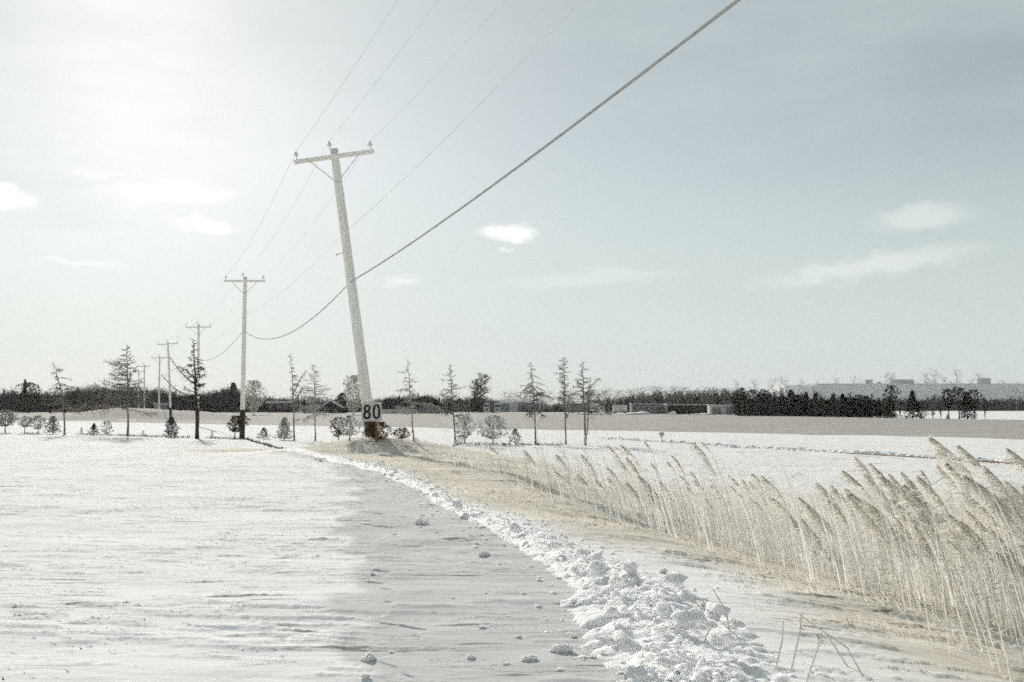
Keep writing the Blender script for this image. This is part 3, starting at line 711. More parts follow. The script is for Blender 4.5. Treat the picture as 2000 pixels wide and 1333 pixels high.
for i in range(44):
    px = 1725 + i * 9.2 + random.uniform(-4, 4)
    far_tree('thicket', px, 803, 778 + random.uniform(-4, 6), 'bare tree in the distant wood beyond the open pines', 'distant wood beyond the open pines', 1.6)
# pale rime-covered trees
def pale_tree(px, by, ty, w, label, seed):
    g = Vector(flatp(px, by)); g.z = gz(g.x, g.y); H = at_depth(px, ty, g.y).z - g.z; r = random.Random(seed)
    t = thing('frosted_tree', label, 'tree', g); trunk_mesh(trunk_line(r, H * .9), .02 * H, 6).build('trunk', M['rimeyellow'], t)
    needle_crown(r, H, w / F * g.y, .12, 320, 'pine', .07, 10, .4, .012).build('crown', M['rimeyellow'], t)
pale_tree(690, 812, 734, 21, 'pale frosted round-topped tree beside the leaning pole', 61)
pale_tree(495, 812, 744, 17, 'pale frosted tree right of the second pole', 62)
for i, (px, ty) in enumerate(((1443, 742), (1472, 740), (1512, 738), (1530, 735), (1568, 741), (1600, 744), (1637, 738), (1670, 736), (1703, 742), (1735, 730), (1748, 728), (1790, 744), (1812, 728), (1830, 722), (1850, 735), (1868, 722), (1895, 741), (1920, 730), (1960, 742), (1990, 745))):
    far_tree('rime', px, 800, ty + 2, 'faint frosted treetop above the wood before the pale warehouse', 'frosted treetops before the warehouse', 1.0, depth=530)
for i in range(46):
    px = 985 + i * 11.5 + random.uniform(-5, 5)
    far_tree('rime', px, 796, float(np.interp(px, [980, 1100, 1300, 1500], [768, 765, 757, 760])) + random.uniform(-3, 4), 'hazy frosted tree on the skyline behind the grey thicket', 'hazy frosted trees on the skyline', 2.2, depth=800)

# far woods that read as one mass
def wood(name, x0, x1, depth, ty, n, label, matl, spread=14, wk=1.0):
    mb = MB(); r = random.Random(int(x0) + 3)
    for i in range(n):
        px = r.uniform(x0, x1); Y = depth + r.uniform(0, spread); p = at_depth(px, 800, Y); z = gz(p.x, p.y)
        H = (at_depth(px, ty(px) + r.uniform(0, 12), Y).z - z) * r.uniform(.82, 1.1); w = r.uniform(.08, .19) * wk; l = r.uniform(-.06, .06) * H
        x, y = p.x, p.y
        mb.tube([(x, y, z), (x + l * .5, y, z + H * .5), (x + l, y, z + H)], [w, w * .7, w * .2], 3, False)
        for k in range(8):
            t = r.uniform(.1, .95); a = Vector((x + l * t, y, z + H * t)); d = Vector((r.uniform(-1, 1), r.uniform(-.6, .6), r.uniform(.4, 1.4))).normalized() * H * .16
            mb.tube([a, a + d], [w * .45, w * .1], 3, False)
    tag(mb.build(name, matl), label, 'wood', kind='stuff')
wood('far_wood', -200, 480, 385, lambda p: top_left(p) - 9, 4600, 'dark brown mass of the far wood on the left', M['thicket'])
wood('far_wood', 480, 985, 390, lambda p: top_left(p) - 4, 2500, 'dark mass of trees behind the low houses', M['thicket'])
wood('far_wood', 1020, 1440, 380, lambda p: float(np.interp(p, [1020, 1120, 1240, 1440], [788, 786, 774, 768])), 2300, 'grey mass of bare saplings behind the trailers', M['thicket'], 30)
wood('far_wood', 1436, 1740, 235, lambda p: 777, 1300, 'dark mass of the dense wood on the right', M['thicket'], 30)
wood('far_wood', 1740, 2300, 480, lambda p: 779, 2000, 'brown mass of the distant wood at the right edge', M['thicket'], 30, 2.0)

# ------------------------------------------------------------------ buildings and vehicles on the far side
def P(px, by):
    g = Vector(flatp(px, by)); g.z = gz(g.x, g.y) ; return g
def u(g): return g.y / F            # metres per pixel at that distance
def window(parent, x, z, w, h, y, fr='whitepaint'):
    f = MB()
    for (cx, cz, a, b) in ((x, z + h / 2, w + .12, .08), (x, z - h / 2, w + .12, .08), (x - w / 2, z, .08, h), (x + w / 2, z, .08, h)): f.box((cx, y - .03, cz), (a, .08, b))
    o = f.build('window', M[fr], parent); MB().box((x, y - .012, z), (w, .02, h)).build('pane', M['glass'], o); return o
def gable_house(px0, px1, by, eave, ridge, label, wall, roof, name='house', axis='x', depth=7, wins=3, snow=True):
    g = P((px0 + px1) / 2, by); k = u(g); W = (px1 - px0) * k; E = (by - eave) * k; Rg = (by - ridge) * k
    t = thing(name, label, 'house', g)
    mb = MB().box((0, depth / 2, E / 2 - .15), (W, depth, E + .3))
    mb.build('wall', M[wall], t)
    rb = MB(); o = .35
    if axis == 'x':
        for s in (0, 1):
            y0, y1 = (-o, depth / 2) if s == 0 else (depth + o, depth / 2)
            v = [(-W / 2 - o, y0, E - .1), (W / 2 + o, y0, E - .1), (W / 2 - W * .12, y1, Rg), (-W / 2 + W * .12, y1, Rg)]
            rb.add(v + [(a, b, c - .14) for a, b, c in v], [(0, 1, 2, 3), (7, 6, 5, 4), (0, 4, 5, 1), (1, 5, 6, 2), (2, 6, 7, 3), (3, 7, 4, 0)])
        for s in (-1, 1):
            rb.add([(s * (W / 2 + o), -o, E - .1), (s * (W / 2 + o), depth + o, E - .1), (s * (W / 2 - W * .12), depth / 2, Rg + .01)], [(0, 1, 2)])
    else:
        for s in (-1, 1):
            v = [(s * (W / 2 + o), -o, E - .1), (s * (W / 2 + o), depth + o, E - .1), (0, depth + o, Rg), (0, -o, Rg)]
            rb.add(v + [(a, b, c - .14) for a, b, c in v], [(0, 1, 2, 3), (7, 6, 5, 4), (0, 4, 5, 1), (1, 5, 6, 2), (2, 6, 7, 3), (3, 7, 4, 0)])
        MB().add([(-W / 2, -.002, E - .02), (W / 2, -.002, E - .02), (0, -.002, Rg - .1), (-W / 2, .12, E - .02), (W / 2, .12, E - .02), (0, .12, Rg - .1)], [(0, 1, 2), (5, 4, 3), (0, 3, 4, 1)]).build('gable', M[wall], t)
    ro = rb.build('roof', M[roof], t)
    if snow:
        sb = MB()
        if axis == 'x': sb.box((-W * .1, depth / 2, Rg + .04), (W * .5, .5, .16))
        else:
            for s in (-1, 1): sb.tube([(s * (W / 2 + o), -o - .02, E - .02), (0, -o - .02, Rg + .06)], .10, 4)
        sb.build('snow_edge', M['snow'], ro)
    for i in range(wins): window(t, -W / 2 + W * (i + .7) / (wins + .4), E * .55, 1.0, min(1.0, E * .45), 0)
    return t
def flat_shed(px0, px1, by, ty, label, wall, depth=5, name='shed', cat='shed', roofm='snow', roof_t=.25, doors=0, wins=0):
    g = P((px0 + px1) / 2, by); k = u(g); W = (px1 - px0) * k; H = (by - ty) * k
    t = thing(name, label, cat, g)
    MB().box((0, depth / 2, (H - roof_t) / 2 - .15), (W, depth, H - roof_t + .3)).build('wall', M[wall], t)
    MB().box((0, depth / 2, H - roof_t / 2), (W + .4, depth + .5, roof_t)).build('roof', M[roofm], t)
    for i in range(doors): MB().box((-W / 2 + W * (i + .5) / doors, -.03, H * .36), (min(2.4, W / doors * .7), .05, H * .68)).build('door', M['wallgrey'], t)
    for i in range(wins): window(t, -W / 2 + W * (i + .5) / wins, H * .55, 1.0, H * .3, 0)
    return t
gable_house(624, 668, 808, 797, 784, 'low dark house with slate-grey gable roof edged in snow', 'walldark', 'roofgrey', axis='y', wins=2, depth=9)
flat_shed(592, 626, 808, 795, 'long dark lean-to joined to the low gabled house', 'walldark', 6, roofm='farunit', roof_t=.2, doors=1)
flat_shed(520, 568, 806.5, 784, 'dark low building under a pale flat roof beside the frosted tree', 'walldark', 6, roofm='wallpale', roof_t=.8, wins=3)
gable_house(812, 864, 808.5, 803, 788, 'grey-roofed house with shallow gable behind a low white wall', 'wallgrey', 'roofgrey', axis='y', wins=1, depth=9, snow=False)
flat_shed(746, 812, 809, 800.5, 'low white wall running between the sign and the grey-roofed house', 'wallpale', .4, name='low_wall', cat='wall', roof_t=.2)
g = flat_shed(945, 1062, 805.6, 781, 'long pale barn with snow-covered roof behind the two trucks', 'wallpale', 12, name='barn', cat='barn', roof_t=1.3, doors=4)
flat_shed(1386, 1440, 810.5, 790.5, 'pale container-like shed at the end of the yard', 'wallpale', 3, doors=2, roof_t=.15, roofm='farunit')
flat_shed(1304, 1384, 809.8, 790.5, 'long dark open-fronted shed under a thin pale roof', 'walldark', 6, roof_t=.25, roofm='wallpale', doors=0)
flat_shed(1234, 1303, 809.3, 788.5, 'grey mobile home with dark windows in the yard', 'wallgrey', 5, name='mobile_home', cat='house', roofm='farunit', roof_t=.25, wins=6)
flat_shed(300, 320, 808, 788, 'small pale hut in front of the dark wood left of the third pole', 'wallgrey', 3, name='hut', cat='hut', roofm='wallpale', roof_t=.4, wins=1)

def wheel(parent, x, y, r, w=.28):
    o = MB().tube([(x - w / 2, y, r), (x + w / 2, y, r)], r, 14).build('wheel', M['tyre'], parent)
    MB().tube([(x - w / 2 - .01, y, r), (x + w / 2 + .01, y, r)], r * .5, 10).build('rim', M['farunit'], o)
def truck_front(px, by, label, matl):
    """a road tractor seen from the front: bonnet, cab, sleeper, lights"""
    g = P(px, by); t = thing('parked_truck', label, 'truck', g)
    b = MB(); b.add([(-1.2, 1.2, .6), (1.2, 1.2, .6), (1.2, 3.4, .6), (-1.2, 3.4, .6), (-1.2, 1.4, 2.1), (1.2, 1.4, 2.1), (1.1, 1.7, 2.95), (-1.1, 1.7, 2.95), (1.1, 3.4, 3.3), (-1.1, 3.4, 3.3)],
        [(3, 2, 1, 0), (0, 1, 5, 4), (4, 5, 6, 7), (7, 6, 8, 9), (1, 2, 8, 6, 5), (0, 4, 7, 9, 3), (2, 3, 9, 8)]); b.build('cab', M[matl], t)
    h = MB(); h.add([(-.95, 0, .55), (.95, 0, .55), (1.0, 1.18, .55), (-1.0, 1.18, .55), (-.85, .05, 1.55), (.85, .05, 1.55), (1.0, 1.38, 2.0), (-1.0, 1.38, 2.0)], [(3, 2, 1, 0), (4, 5, 6, 7), (0, 1, 5, 4), (1, 2, 6, 5), (2, 3, 7, 6), (3, 0, 4, 7)]); h.build('bonnet', M[matl], t)
    MB().add([(-1.02, 1.40, 2.15), (1.02, 1.40, 2.15), (.98, 1.66, 2.88), (-.98, 1.66, 2.88)], [(0, 1, 2, 3)]).build('windscreen', M['glass'], t)
    MB().box((0, -.015, 1.05), (1.1, .03, .75)).build('grille', M['glass'], t)
    MB().box((0, -.12, .55), (2.3, .2, .3)).build('bumper', M['farunit'], t)
    for s in (-1, 1):
        MB().box((s * .72, -.02, 1.0), (.28, .06, .22)).build('headlight', M['white'], t)
        for y in (.7, 4.6): wheel(t, s * 1.0, y, .5)
        MB().box((s * 1.42, 1.7, 2.3), (.12, .1, .6)).build('mirror', M['tyre'], t)
    MB().box((0, 4.3, .8), (.9, 3.4, .25)).build('chassis', M['tyre'], t)
truck_front(951, 806.6, 'left one of two pale green trucks parked nose-on before the barn', 'cabpaint')
truck_front(971, 806.6, 'right one of two pale green trucks parked nose-on before the barn', 'cabpaint')
def box_trailer(px0, px1, by, ty, label, matl, name='box_trailer', cat='trailer', cab=None):
    g = P((px0 + px1) / 2, by); k = u(g); W = (px1 - px0) * k; H = (by - ty) * k; D = 2.5
    t = thing(name, label, cat, g); fl = min(1.0, H * .25); x0 = -W / 2; x1 = W / 2
    if cab: x1 -= 2.2
    MB().box(((x0 + x1) / 2, D / 2, (H + fl) / 2), (x1 - x0, D, H - fl)).build('box_body', M[matl], t)
    n = max(3, int((x1 - x0) / 1.2))
    for i in range(n): MB().box((x0 + (x1 - x0) * (i + .5) / n, -.02, (H + fl) / 2), (.07, .04, H - fl - .2)).build('rib', M['farunit'], t)
    for x in (x0 + .9, x0 + 2.0, x1 - 1.0) if W > 5 else (x0 + .7, x1 - .6):
        for y in (.25, D - .25):
            o = MB().tube([(x, y - .15, .5), (x, y + .15, .5)], .48, 14).build('wheel', M['tyre'], t)
            MB().tube([(x, y - .16, .5), (x, y + .16, .5)], .24, 10).build('rim', M['farunit'], o)
    if cab:
        MB().add([(x1 + .05, .1, .5), (W / 2, .1, .5), (W / 2, .1, 1.3), (W / 2 - .6, .1, 2.3), (x1 + .05, .1, 2.3), (x1 + .05, 2.4, .5), (W / 2, 2.4, .5), (W / 2, 2.4, 1.3), (W / 2 - .6, 2.4, 2.3), (x1 + .05, 2.4, 2.3)],
            [(0, 1, 2, 3, 4), (9, 8, 7, 6, 5), (0, 5, 6, 1), (1, 6, 7, 2), (2, 7, 8, 3), (3, 8, 9, 4), (4, 9, 5, 0)]).build('cab', M[cab], t)
        MB().box((W / 2 - 1.1, .08, 1.75), (.9, .06, .6)).build('window', M['glass'], t)
    return t
box_trailer(1107, 1150, 807.3, 788, 'long grey box trailer behind the wide-spreading tree', 'wallgrey')
box_trailer(1153, 1182, 807.6, 788, 'pale box truck with low cab beside the long grey trailer', 'whitepaint', 'box_truck', 'truck', 'whitepaint')
box_trailer(1198, 1225, 808.2, 791.5, 'small white box trailer standing alone in the yard', 'whitepaint')
def small_car(px, by, label, rz=0):
    x = P(px, by); t = thing('parked_car', label, 'car', x, rz)
    sec = [(-2.1, .55), (-2.1, .95), (-1.5, 1.05), (-1.0, 1.62), (.6, 1.62), (1.2, 1.1), (2.1, .95), (2.15, .5)]
    b = MB(); n = len(sec); b.add([(a, -.85, c) for a, c in sec] + [(a, .85, c) for a, c in sec], [tuple(range(n)), tuple(range(2 * n - 1, n - 1, -1))] + [(i, n + i, n + (i + 1) % n, (i + 1) % n) for i in range(n)]); b.build('body', M['redpaint'], t)
    MB().add([(-.98, -.862, 1.1), (.95, -.862, 1.1), (.5, -.862, 1.5), (-.85, -.862, 1.5)], [(0, 1, 2, 3)]).build('side_window', M['glass'], t)
    for a in (-1.35, 1.35):
        for s in (-1, 1):
            o = MB().tube([(a, s * .75 - .1, .34), (a, s * .75 + .1, .34)], .34, 14).build('wheel', M['tyre'], t)
            MB().tube([(a, s * .75 - .11, .34), (a, s * .75 + .11, .34)], .18, 8).build('rim', M['farunit'], o)
    return t
g = at_depth(210, 801, 172); c_ = small_car(210, 802, 'small dark red car on top of the drive hump'); c_.location = (g.x, 170, gz(g.x, 170)); c_.rotation_euler.z = R(88)

# snow piles in the yard
for px, by, h, w, lab in ((1238, 810.5, 1.1, 3.2, 'low snow pile before the mobile home'), (1312, 810.6, 1.2, 1.5, 'tallest snow pile, before the long dark shed'), (1185, 809.2, .8, 2.4, 'small snow pile between the box truck and the white trailer'), (1360, 811, .6, 3.0, 'flat snow pile before the long dark shed')):
    g = P(px, by); o = link('snow_pile', random.choice(clods)); o.location = (g.x, g.y - 2, g.z + h * .25); o.scale = (w, w * .8, h * 1.1); tag(o, lab, 'snow pile', 'snow piles in the yard')

# pale warehouse in the distance
def warehouse():
    Y = 720; k = Y / F
    x0, x1 = (1548 - 1000) * k, (2260 - 1000) * k; zt = 1.5 + (793 - 750.5) * k
    t = thing('warehouse', 'long pale flat-roofed warehouse beyond the wood at right', 'building', ((x0 + x1) / 2, Y, -1)); hw = (x1 - x0) / 2; H = zt + 1
    MB().box((8, 25, H / 2 - .5), (2 * hw - 16, 50, H + 1)).build('wall', M['far'], t)
    MB().box((-hw + 5, 20, H / 2 - 1.0), (21.5, 40, H)).build('annex', M['far'], t)
    MB().box((8, 25, H + .15), (2 * hw - 15, 51, .3)).build('parapet', M['farunit'], t)
    n = 34
    for i in range(n): MB().box((-hw + 18 + (2 * hw - 28) * i / (n - 1), -.1, H / 2), (.35, .25, H - 1)).build('panel_joint', M['far'], t)
    for px, w, h in ((1705, 14, 3), (1770, 46, 3.2), (1932, 26, 4.2), (1725, 8, 1.5)):
        MB().box(((px - 1000) * k - (x0 + x1) / 2, 12, H + .3 + h / 2), (w * k, 8, h)).build('roof_unit', M['farunit'], t)
    MB().box(((1600 - 1000) * k - (x0 + x1) / 2, -3.2, H - 1.7), (44 * k, 6, .7)).build('snowy_canopy', M['farroof'], t)
    MB().box(((1992 - 1000) * k - (x0 + x1) / 2, -6, H - 8.0), (36 * k, 11, .9)).build('loading_canopy', M['farroof'], t)
warehouse()

# ------------------------------------------------------------------ utility poles and wires
def pole(base, top, label, arm=1.55, thick=.20, detail=True, foot=None, armrot=0.0, dark=0.0, group='wooden utility poles along the road'):
    base = Vector(base); top = Vector(top); ax = (top - base); H = ax.length
    t = thing('utility_pole', label, 'utility pole', base, 0, group)
    rot = Vector((0, 0, 1)).rotation_difference(ax.normalized()); t.rotation_mode = 'QUATERNION'
    t.rotation_quaternion = rot
    mb = MB(); n = 12; mb.tube([(0, 0, -.4)] + [(0, 0, H * i / n) for i in range(n + 1)], [thick * 1.0] + [thick * (1 - .28 * i / n) for i in range(n + 1)], 12)
    mb.build('post', M['pole'], t, smooth=True)
    if dark: MB().tube([(0, 0, -.3), (0, 0, dark)], [thick * 1.03, thick * 1.02], 14).build('dark_foot', M['poledark'], t, smooth=True)
    ca, sa = math.cos(armrot), math.sin(armrot)
    zc = H - .35; ay = -thick * .85
    am = MB().box((-ay * 0 + ay * -sa, ay * ca, zc), (2 * arm, .13, .16), armrot).build('crossarm', M['pole'], t)
    ends = []
    for s in (-1, 0, 1):
        ox = s * (arm - .12); x = ox * ca - ay * sa; y = ox * sa + ay * ca; z = zc + .08
        if s == 0: x, y, z = -.12, ay, H - .05
        q = MB().tube([(x, y, z), (x, y, z + .14), (x, y, z + .15), (x, y, z + .22), (x, y, z + .24), (x, y, z + .32)], [.022, .022, .075, .085, .055, .045], 10).build('insulator', M['ceramic'], t, smooth=True)
        ends.append(base + rot @ Vector((x, y, z + .33)))
    for s in (-1, 1):
        ox = s * arm * .62
        MB().tube([(ox * ca - ay * sa, ox * sa + ay * ca - .08, zc - .05), (0, ay - .06, zc - 1.05)], .022, 5).build('brace', M['iron'], t)
    return t, base, rot, H, ends, thick
PTS = []
def gpt(px, Y, dz=0): 
    x = (px - 1000) / F * Y * 1.0; return Vector((x, Y, gz(x, Y) + dz))
specs = [  # base px, top px, top py, depth, label
    (728, 652, 292, 38.6, 'tall pale leaning utility pole with crossarm beside the speed sign', .225),
    (475, 479, 541, 76.5, 'second utility pole, upright, right of the thick larch', .20),
    (388, 388, 634, 120, 'third utility pole rising right behind the thick larch', .19),
    (336, 328, 668, 153, 'fourth utility pole left of the thick larch', .19),
    (312, 312, 696, 196, 'fifth, distant utility pole between the larches', .18),
    (284, 282, 713, 238, 'sixth, faint utility pole right of the dense conical larch', .18),
    (273, 271, 724, 290, 'last, faintest utility pole right of the dense conical larch', .18)]
p0 = pole((7.6, -2.0, gz(7.6, -2.0)), (7.6, -2.0, 11.4), 'utility pole at the camera, out of the picture', armrot=R(20)) if False else None
for i, (bx, tx, ty, Y, lab, th) in enumerate(specs):
    b = gpt(bx, Y); tp = at_depth(tx, ty, Y)
    PTS.append(pole(b, tp, lab, arm=1.58, thick=th, armrot=0.0, dark=(1.15 if i == 0 else (2.2 if i < 4 else 0))))
# near end of the spans, on the next pole behind the camera's shoulder
E0 = [Vector((6.7, -2, 11.9)), Vector((7.9, -2, 12.3)), Vector((9.3, -2, 11.9))]
def span(a, b, sag, n=26):
    return [a.lerp(b, i / n) + Vector((0, 0, -sag * 4 * (i / n) * (1 - i / n))) for i in range(n + 1)]
def wire(pts_list, sag, rad, matl, label, name='power_line'):
    pts = []
    for i, (a, b) in enumerate(zip(pts_list[:-1], pts_list[1:])):
        sg = sag[i] if hasattr(sag, '__len__') else sag
        sp_ = span(a, b, sg); pts += sp_ if not pts else sp_[1:]
    tag(MB().tube(pts, rad, 6).build(name, M[matl], smooth=True), label, 'wire', 'wires strung along the pole line')
for s, lab in ((0, 'left one of the three thin power lines on the crossarms'), (1, 'middle one of the three thin power lines on the pole tops'), (2, 'right one of the three thin power lines on the crossarms')):
    wire([E0[s]] + [p[4][s] for p in PTS], [.5, .6, .6, .5, .5, .5, .5], .009, 'wire', lab)
def side(p, z, off=.0):
    t, base, rot, H, ends, th = p; return base + rot @ Vector((off, -th, z))
wire([Vector((7.2, -2, 8.9))] + [side(p, z_) for p, z_ in zip(PTS, (8.2, 9.5, 9.5, 9.4, 9.4, 9.4, 9.4))], [.5] + [.5] * 6, .009, 'wire', 'lone thin neutral wire below the crossarms')
wire([Vector((6.64, -2, 6.35))] + [side(p, z_) for p, z_ in zip(PTS, (6.25, 8.3, 8.2, 8.2, 8.0, 8.0, 8.0))], [.35, 1.35, 1.0, 1, 1, 1, 1], 0.022, 'cable', 'thick grey cable sweeping up across the sky', 'hanging_cable')
# bracket on the leaning pole
t0 = PTS[0][0]
MB().tube([(-.15, -.15, 7.45), (-.38, -.2, 7.40), (-.42, -.2, 7.32)], .03, 5).build('bracket', M['iron'], t0)

# ------------------------------------------------------------------ speed sign
def ring(mb, cx, cz, rx, rz, w, y, n=28):
    vs_ = []; fs = []
    for i in range(n):
        a = 2 * math.pi * i / n; c, s = math.cos(a), math.sin(a)
        # slightly squared strokes, like highway numerals
        e = .82; sc_ = lambda v: math.copysign(abs(v) ** e, v)
        vs_ += [(cx + rx * sc_(c), y, cz + rz * sc_(s)), (cx + (rx - w) * sc_(c), y, cz + (rz - w) * sc_(s))]
    for i in range(n):
        j = (i + 1) % n; fs.append((2 * i, 2 * i + 1, 2 * j + 1, 2 * j))
    mb.add(vs_, fs)
def sign():
    Y = 36.0; k = Y / F
    x = (727 - 1000) * k; z0 = gz((736 - 1000) * k, Y)
    t = thing('speed_sign', 'small white speed sign reading 80 before the leaning pole', 'sign', ((736 - 1000) * k, Y, z0))
    zc = 1.5 + (793 - 804.5) * k - z0; w, h = 39 * k, 38 * k; xo = x - (736 - 1000) * k
    import bmesh
    bm = bmesh.new(); bmesh.ops.create_cube(bm, size=1); bmesh.ops.scale(bm, vec=(w, .02, h), verts=bm.verts)
    bmesh.ops.bevel(bm, geom=[e for e in bm.edges if abs(e.verts[0].co.y - e.verts[1].co.y) > .01], offset=.04, segments=3, affect='EDGES')
    me = bpy.data.meshes.new('panel'); bm.to_mesh(me); bm.free(); me.materials.append(M['white']); pn = link('panel', me, t, (xo, -.05, zc))
    rd = .0115 * 1
    b = MB(); ring(b, -.165, .118, .122, .140, .078, -.013); ring(b, -.165, -.118, .138, .155, .080, -.0145); b.build('digit', M['black'], pn)
    b = MB(); ring(b, .175, 0, .138, .268, .080, -.013, 36); b.build('digit', M['black'], pn)
    MB().box((0, 0, (zc + h / 2) / 2 - .2), (.07, .05, zc + h / 2 + .3)).build('post', M['rustpost'], t)
    for dz in (-.2, .2): MB().tube([(0, -.075, zc + dz), (0, -.05, zc + dz)], .014, 8).build('bolt', M['iron'], t)
sign()
# small marker far across the field
g = Vector(flatp(1292, 866)); g.z = gz(g.x, g.y); k = u(g)
t = thing('marker_post', 'small diamond-shaped marker on a thin post in the open snow', 'marker', g)
MB().box((0, 0, 11 * k / 2), (.05, .05, 11 * k + .2)).build('post', M['barkpale'], t)
MB().add([(-5.5 * k, -.05, 17 * k), (0, -.05, 10 * k), (5.5 * k, -.05, 17 * k), (4 * k, -.05, 21 * k), (-4 * k, -.05, 21 * k), (-5.5 * k, -.02, 17 * k), (0, -.02, 10 * k), (5.5 * k, -.02, 17 * k), (4 * k, -.02, 21 * k), (-4 * k, -.02, 21 * k)], [(0, 1, 2, 3, 4), (9, 8, 7, 6, 5), (0, 5, 6, 1), (1, 6, 7, 2), (2, 7, 8, 3), (3, 8, 9, 4), (4, 9, 5, 0)]).build('plate', M['barkpale'], t)

# ruts with a low rim of broken snow, and a rail lying along them
ra = [flatp(*p) for p in ((1180, 858), (1290, 864), (1400, 871), (1520, 878), (1640, 884), (1760, 891), (1900, 900), (2080, 911))]
mb = MB(); rr = random.Random(8)
for i in range(900):
    q = rr.random() * (len(ra) - 1); k = int(q); p = ra[k] * (1 - q + k) + ra[k + 1] * (q - k); x = p[0]; y = p[1] + rr.gauss(0, .35)
    r_ = rr.uniform(.05, .16) * (1 if rr.random() < .9 else 1.5); me = rr.choice(crumb); z = float(Hfull(x, y)) + r_ * .2
    mb.add([(x + v.co.x * r_ * 1.5, y + v.co.y * r_, z + v.co.z * r_) for v in me.vertices], [tuple(pp.vertices) for pp in me.polygons])
tag(mb.build('rut_rim', M['snow'], smooth=True), 'low rim of broken snow along a rut in the far field', 'snow rim', kind='stuff')
rl = [flatp(*p) for p in ((1640, 888), (1740, 894), (1850, 901), (1950, 908), (2080, 917))]
rp = []
for a, b in zip(rl[:-1], rl[1:]):
    for q in range(6): p = a * (1 - q / 6) + b * q / 6; rp.append((p[0], p[1], float(Hbase(p[0], p[1])) + .10))
tag(MB().tube(rp, [.018 + .03 * i / len(rp) for i in range(len(rp))], 6).build('fallen_rail', M['rustpost']), 'thin rusty rail lying across the snow behind the tall reeds', 'rail')

# ------------------------------------------------------------------ reeds
LEANX = -.30        # the wind has combed them all one way
def reed_parts(seed):
    r = random.Random(seed); H = 2.0
    n = 10; lean = LEANX * r.uniform(.5, 1.45)
    def sp(t): return Vector((lean * H * (.55 * t + .45 * t * t), r_y * t * t, H * t * (1 - .03 * t)))
    r_y = r.uniform(-.12, .12)
    st = MB(); L0 = .80
    st.tube([sp(L0 * i / n) for i in range(n + 1)], [.0075 * (1 - .55 * i / n) for i in range(n + 1)], 5)
    stem = st.mesh('stem', M['reed'], True)
    lf = MB()
    for k in range(r.randint(3, 5)):
        t = r.uniform(.15, .68); b = sp(t); az = math.pi + r.gauss(0, .7); L = r.uniform(.28, .5); d = Vector((math.cos(az), math.sin(az), r.uniform(.2, .8))).normalized(); w = .011; pts = []; p = b.copy()
        for j in range(6):
            pts.append(p.copy()); p = p + d * L / 5; d = (d + Vector((-.05, 0, -.28))).normalized()
        vs_ = []
        for j, p in enumerate(pts):
            ww = w * (1 - (j / 5) ** 2) + .0008; vs_ += [p + Vector((0, ww, ww * .4)), p - Vector((0, ww, ww * .4))]
        lf.add(vs_, [(2 * j, 2 * j + 1, 2 * j + 3, 2 * j + 2) for j in range(5)])
    leaves = lf.mesh('leaves', M['grass'])
    # plume: rachis that keeps bending with the wind, branchlets trailing to leeward
    pl = MB(); PL = .52 * r.uniform(.65, 1.25); base = sp(L0); d = (sp(L0) - sp(L0 - .05)).normalized(); p = base.copy(); rp_ = [p.copy()]; m_ = 12
    for j in range(m_):
        d = (d + Vector((-.055, r.uniform(-.02, .02), -.012))).normalized(); p = p + d * PL / m_; rp_.append(p.copy())
    pl.tube(rp_, [.0035 * (1 - .7 * j / m_) for j in range(m_ + 1)], 4, False)
    for k in range(115):
        q = r.random() ** .8; u_ = q * m_; i = min(int(u_), m_ - 1); b = rp_[i].lerp(rp_[i + 1], u_ - i); dd = (rp_[i + 1] - rp_[i]).normalized()
        env = math.sin(math.pi * min(1, .12 + .88 * q) ** .75) * .85 + .22 * (1 - q)
        L = PL * .50 * env * r.uniform(.45, 1.15)
        az = r.uniform(0, 6.28); e = (dd * 1.0 + Vector((math.cos(az) * .5 - .5, math.sin(az) * .55, r.uniform(-.35, .1)))).normalized()
        pts = [b]; pp = b.copy()
        for j in range(3):
            pp = pp + e * L / 3; e = (e + Vector((-.14, 0, -.20))).normalized(); pts.append(pp.copy())
        for j in range(3):          # fine spikelets
            for h_ in range(2):
                a0 = pts[j].lerp(pts[j + 1], r.random()); f = ((pts[j + 1] - pts[j]).normalized() + Vector((r.gauss(-.1, .4), r.gauss(0, .4), r.gauss(-.15, .35)))).normalized(); ln = PL * .075 * r.uniform(.6, 1.4); sdv = f.cross(Vector((r.gauss(0, 1), r.gauss(0, 1), r.gauss(0, 1)))).normalized() * .0034
                pl.add([a0 - sdv, a0 + sdv, a0 + f * ln], [(0, 1, 2)])
        sd = e.cross(Vector((0, 1, .2))).normalized() * .0028
        pl.add([pts[0] - sd, pts[0] + sd, pts[1] + sd, pts[1] - sd, pts[2] + sd * .6, pts[2] - sd * .6, pts[3]], [(0, 1, 2, 3), (3, 2, 4, 5), (5, 4, 6)])
    pl.v = [(v[0] - base.x, v[1] - base.y, v[2] - base.z) for v in pl.v]      # origin where it leaves the stem
    plume = pl.mesh('plume', M['plume'])
    return stem, leaves, plume, base, rp_[-1] - base
RV = [reed_parts(300 + i) for i in range(18)]
def reed(tipx, tipy, Y, label, group, v=None, pk=1.0):
    i = random.randrange(len(RV)) if v is None else v % len(RV); stem, leaves, plume, base, dt = RV[i]
    T = at_depth(tipx, tipy, Y); z = gz(T.x + .4, Y); pk *= random.uniform(.75, 1.1)
    s = (T.z - z - dt.z * pk) / base.z
    if s < .2: return
    rz = random.uniform(-.6, .6); off = Matrix.Rotation(rz, 3, 'Z') @ (base * s + dt * pk)
    t = thing('reed', label, 'reed', (T.x - off.x, Y - off.y, z), rz, group); t.scale = (s, s, s)
    link('stem', stem, t); link('leaves', leaves, t); p_ = link('plume', plume, t, base); p_.scale = (pk / s,) * 3
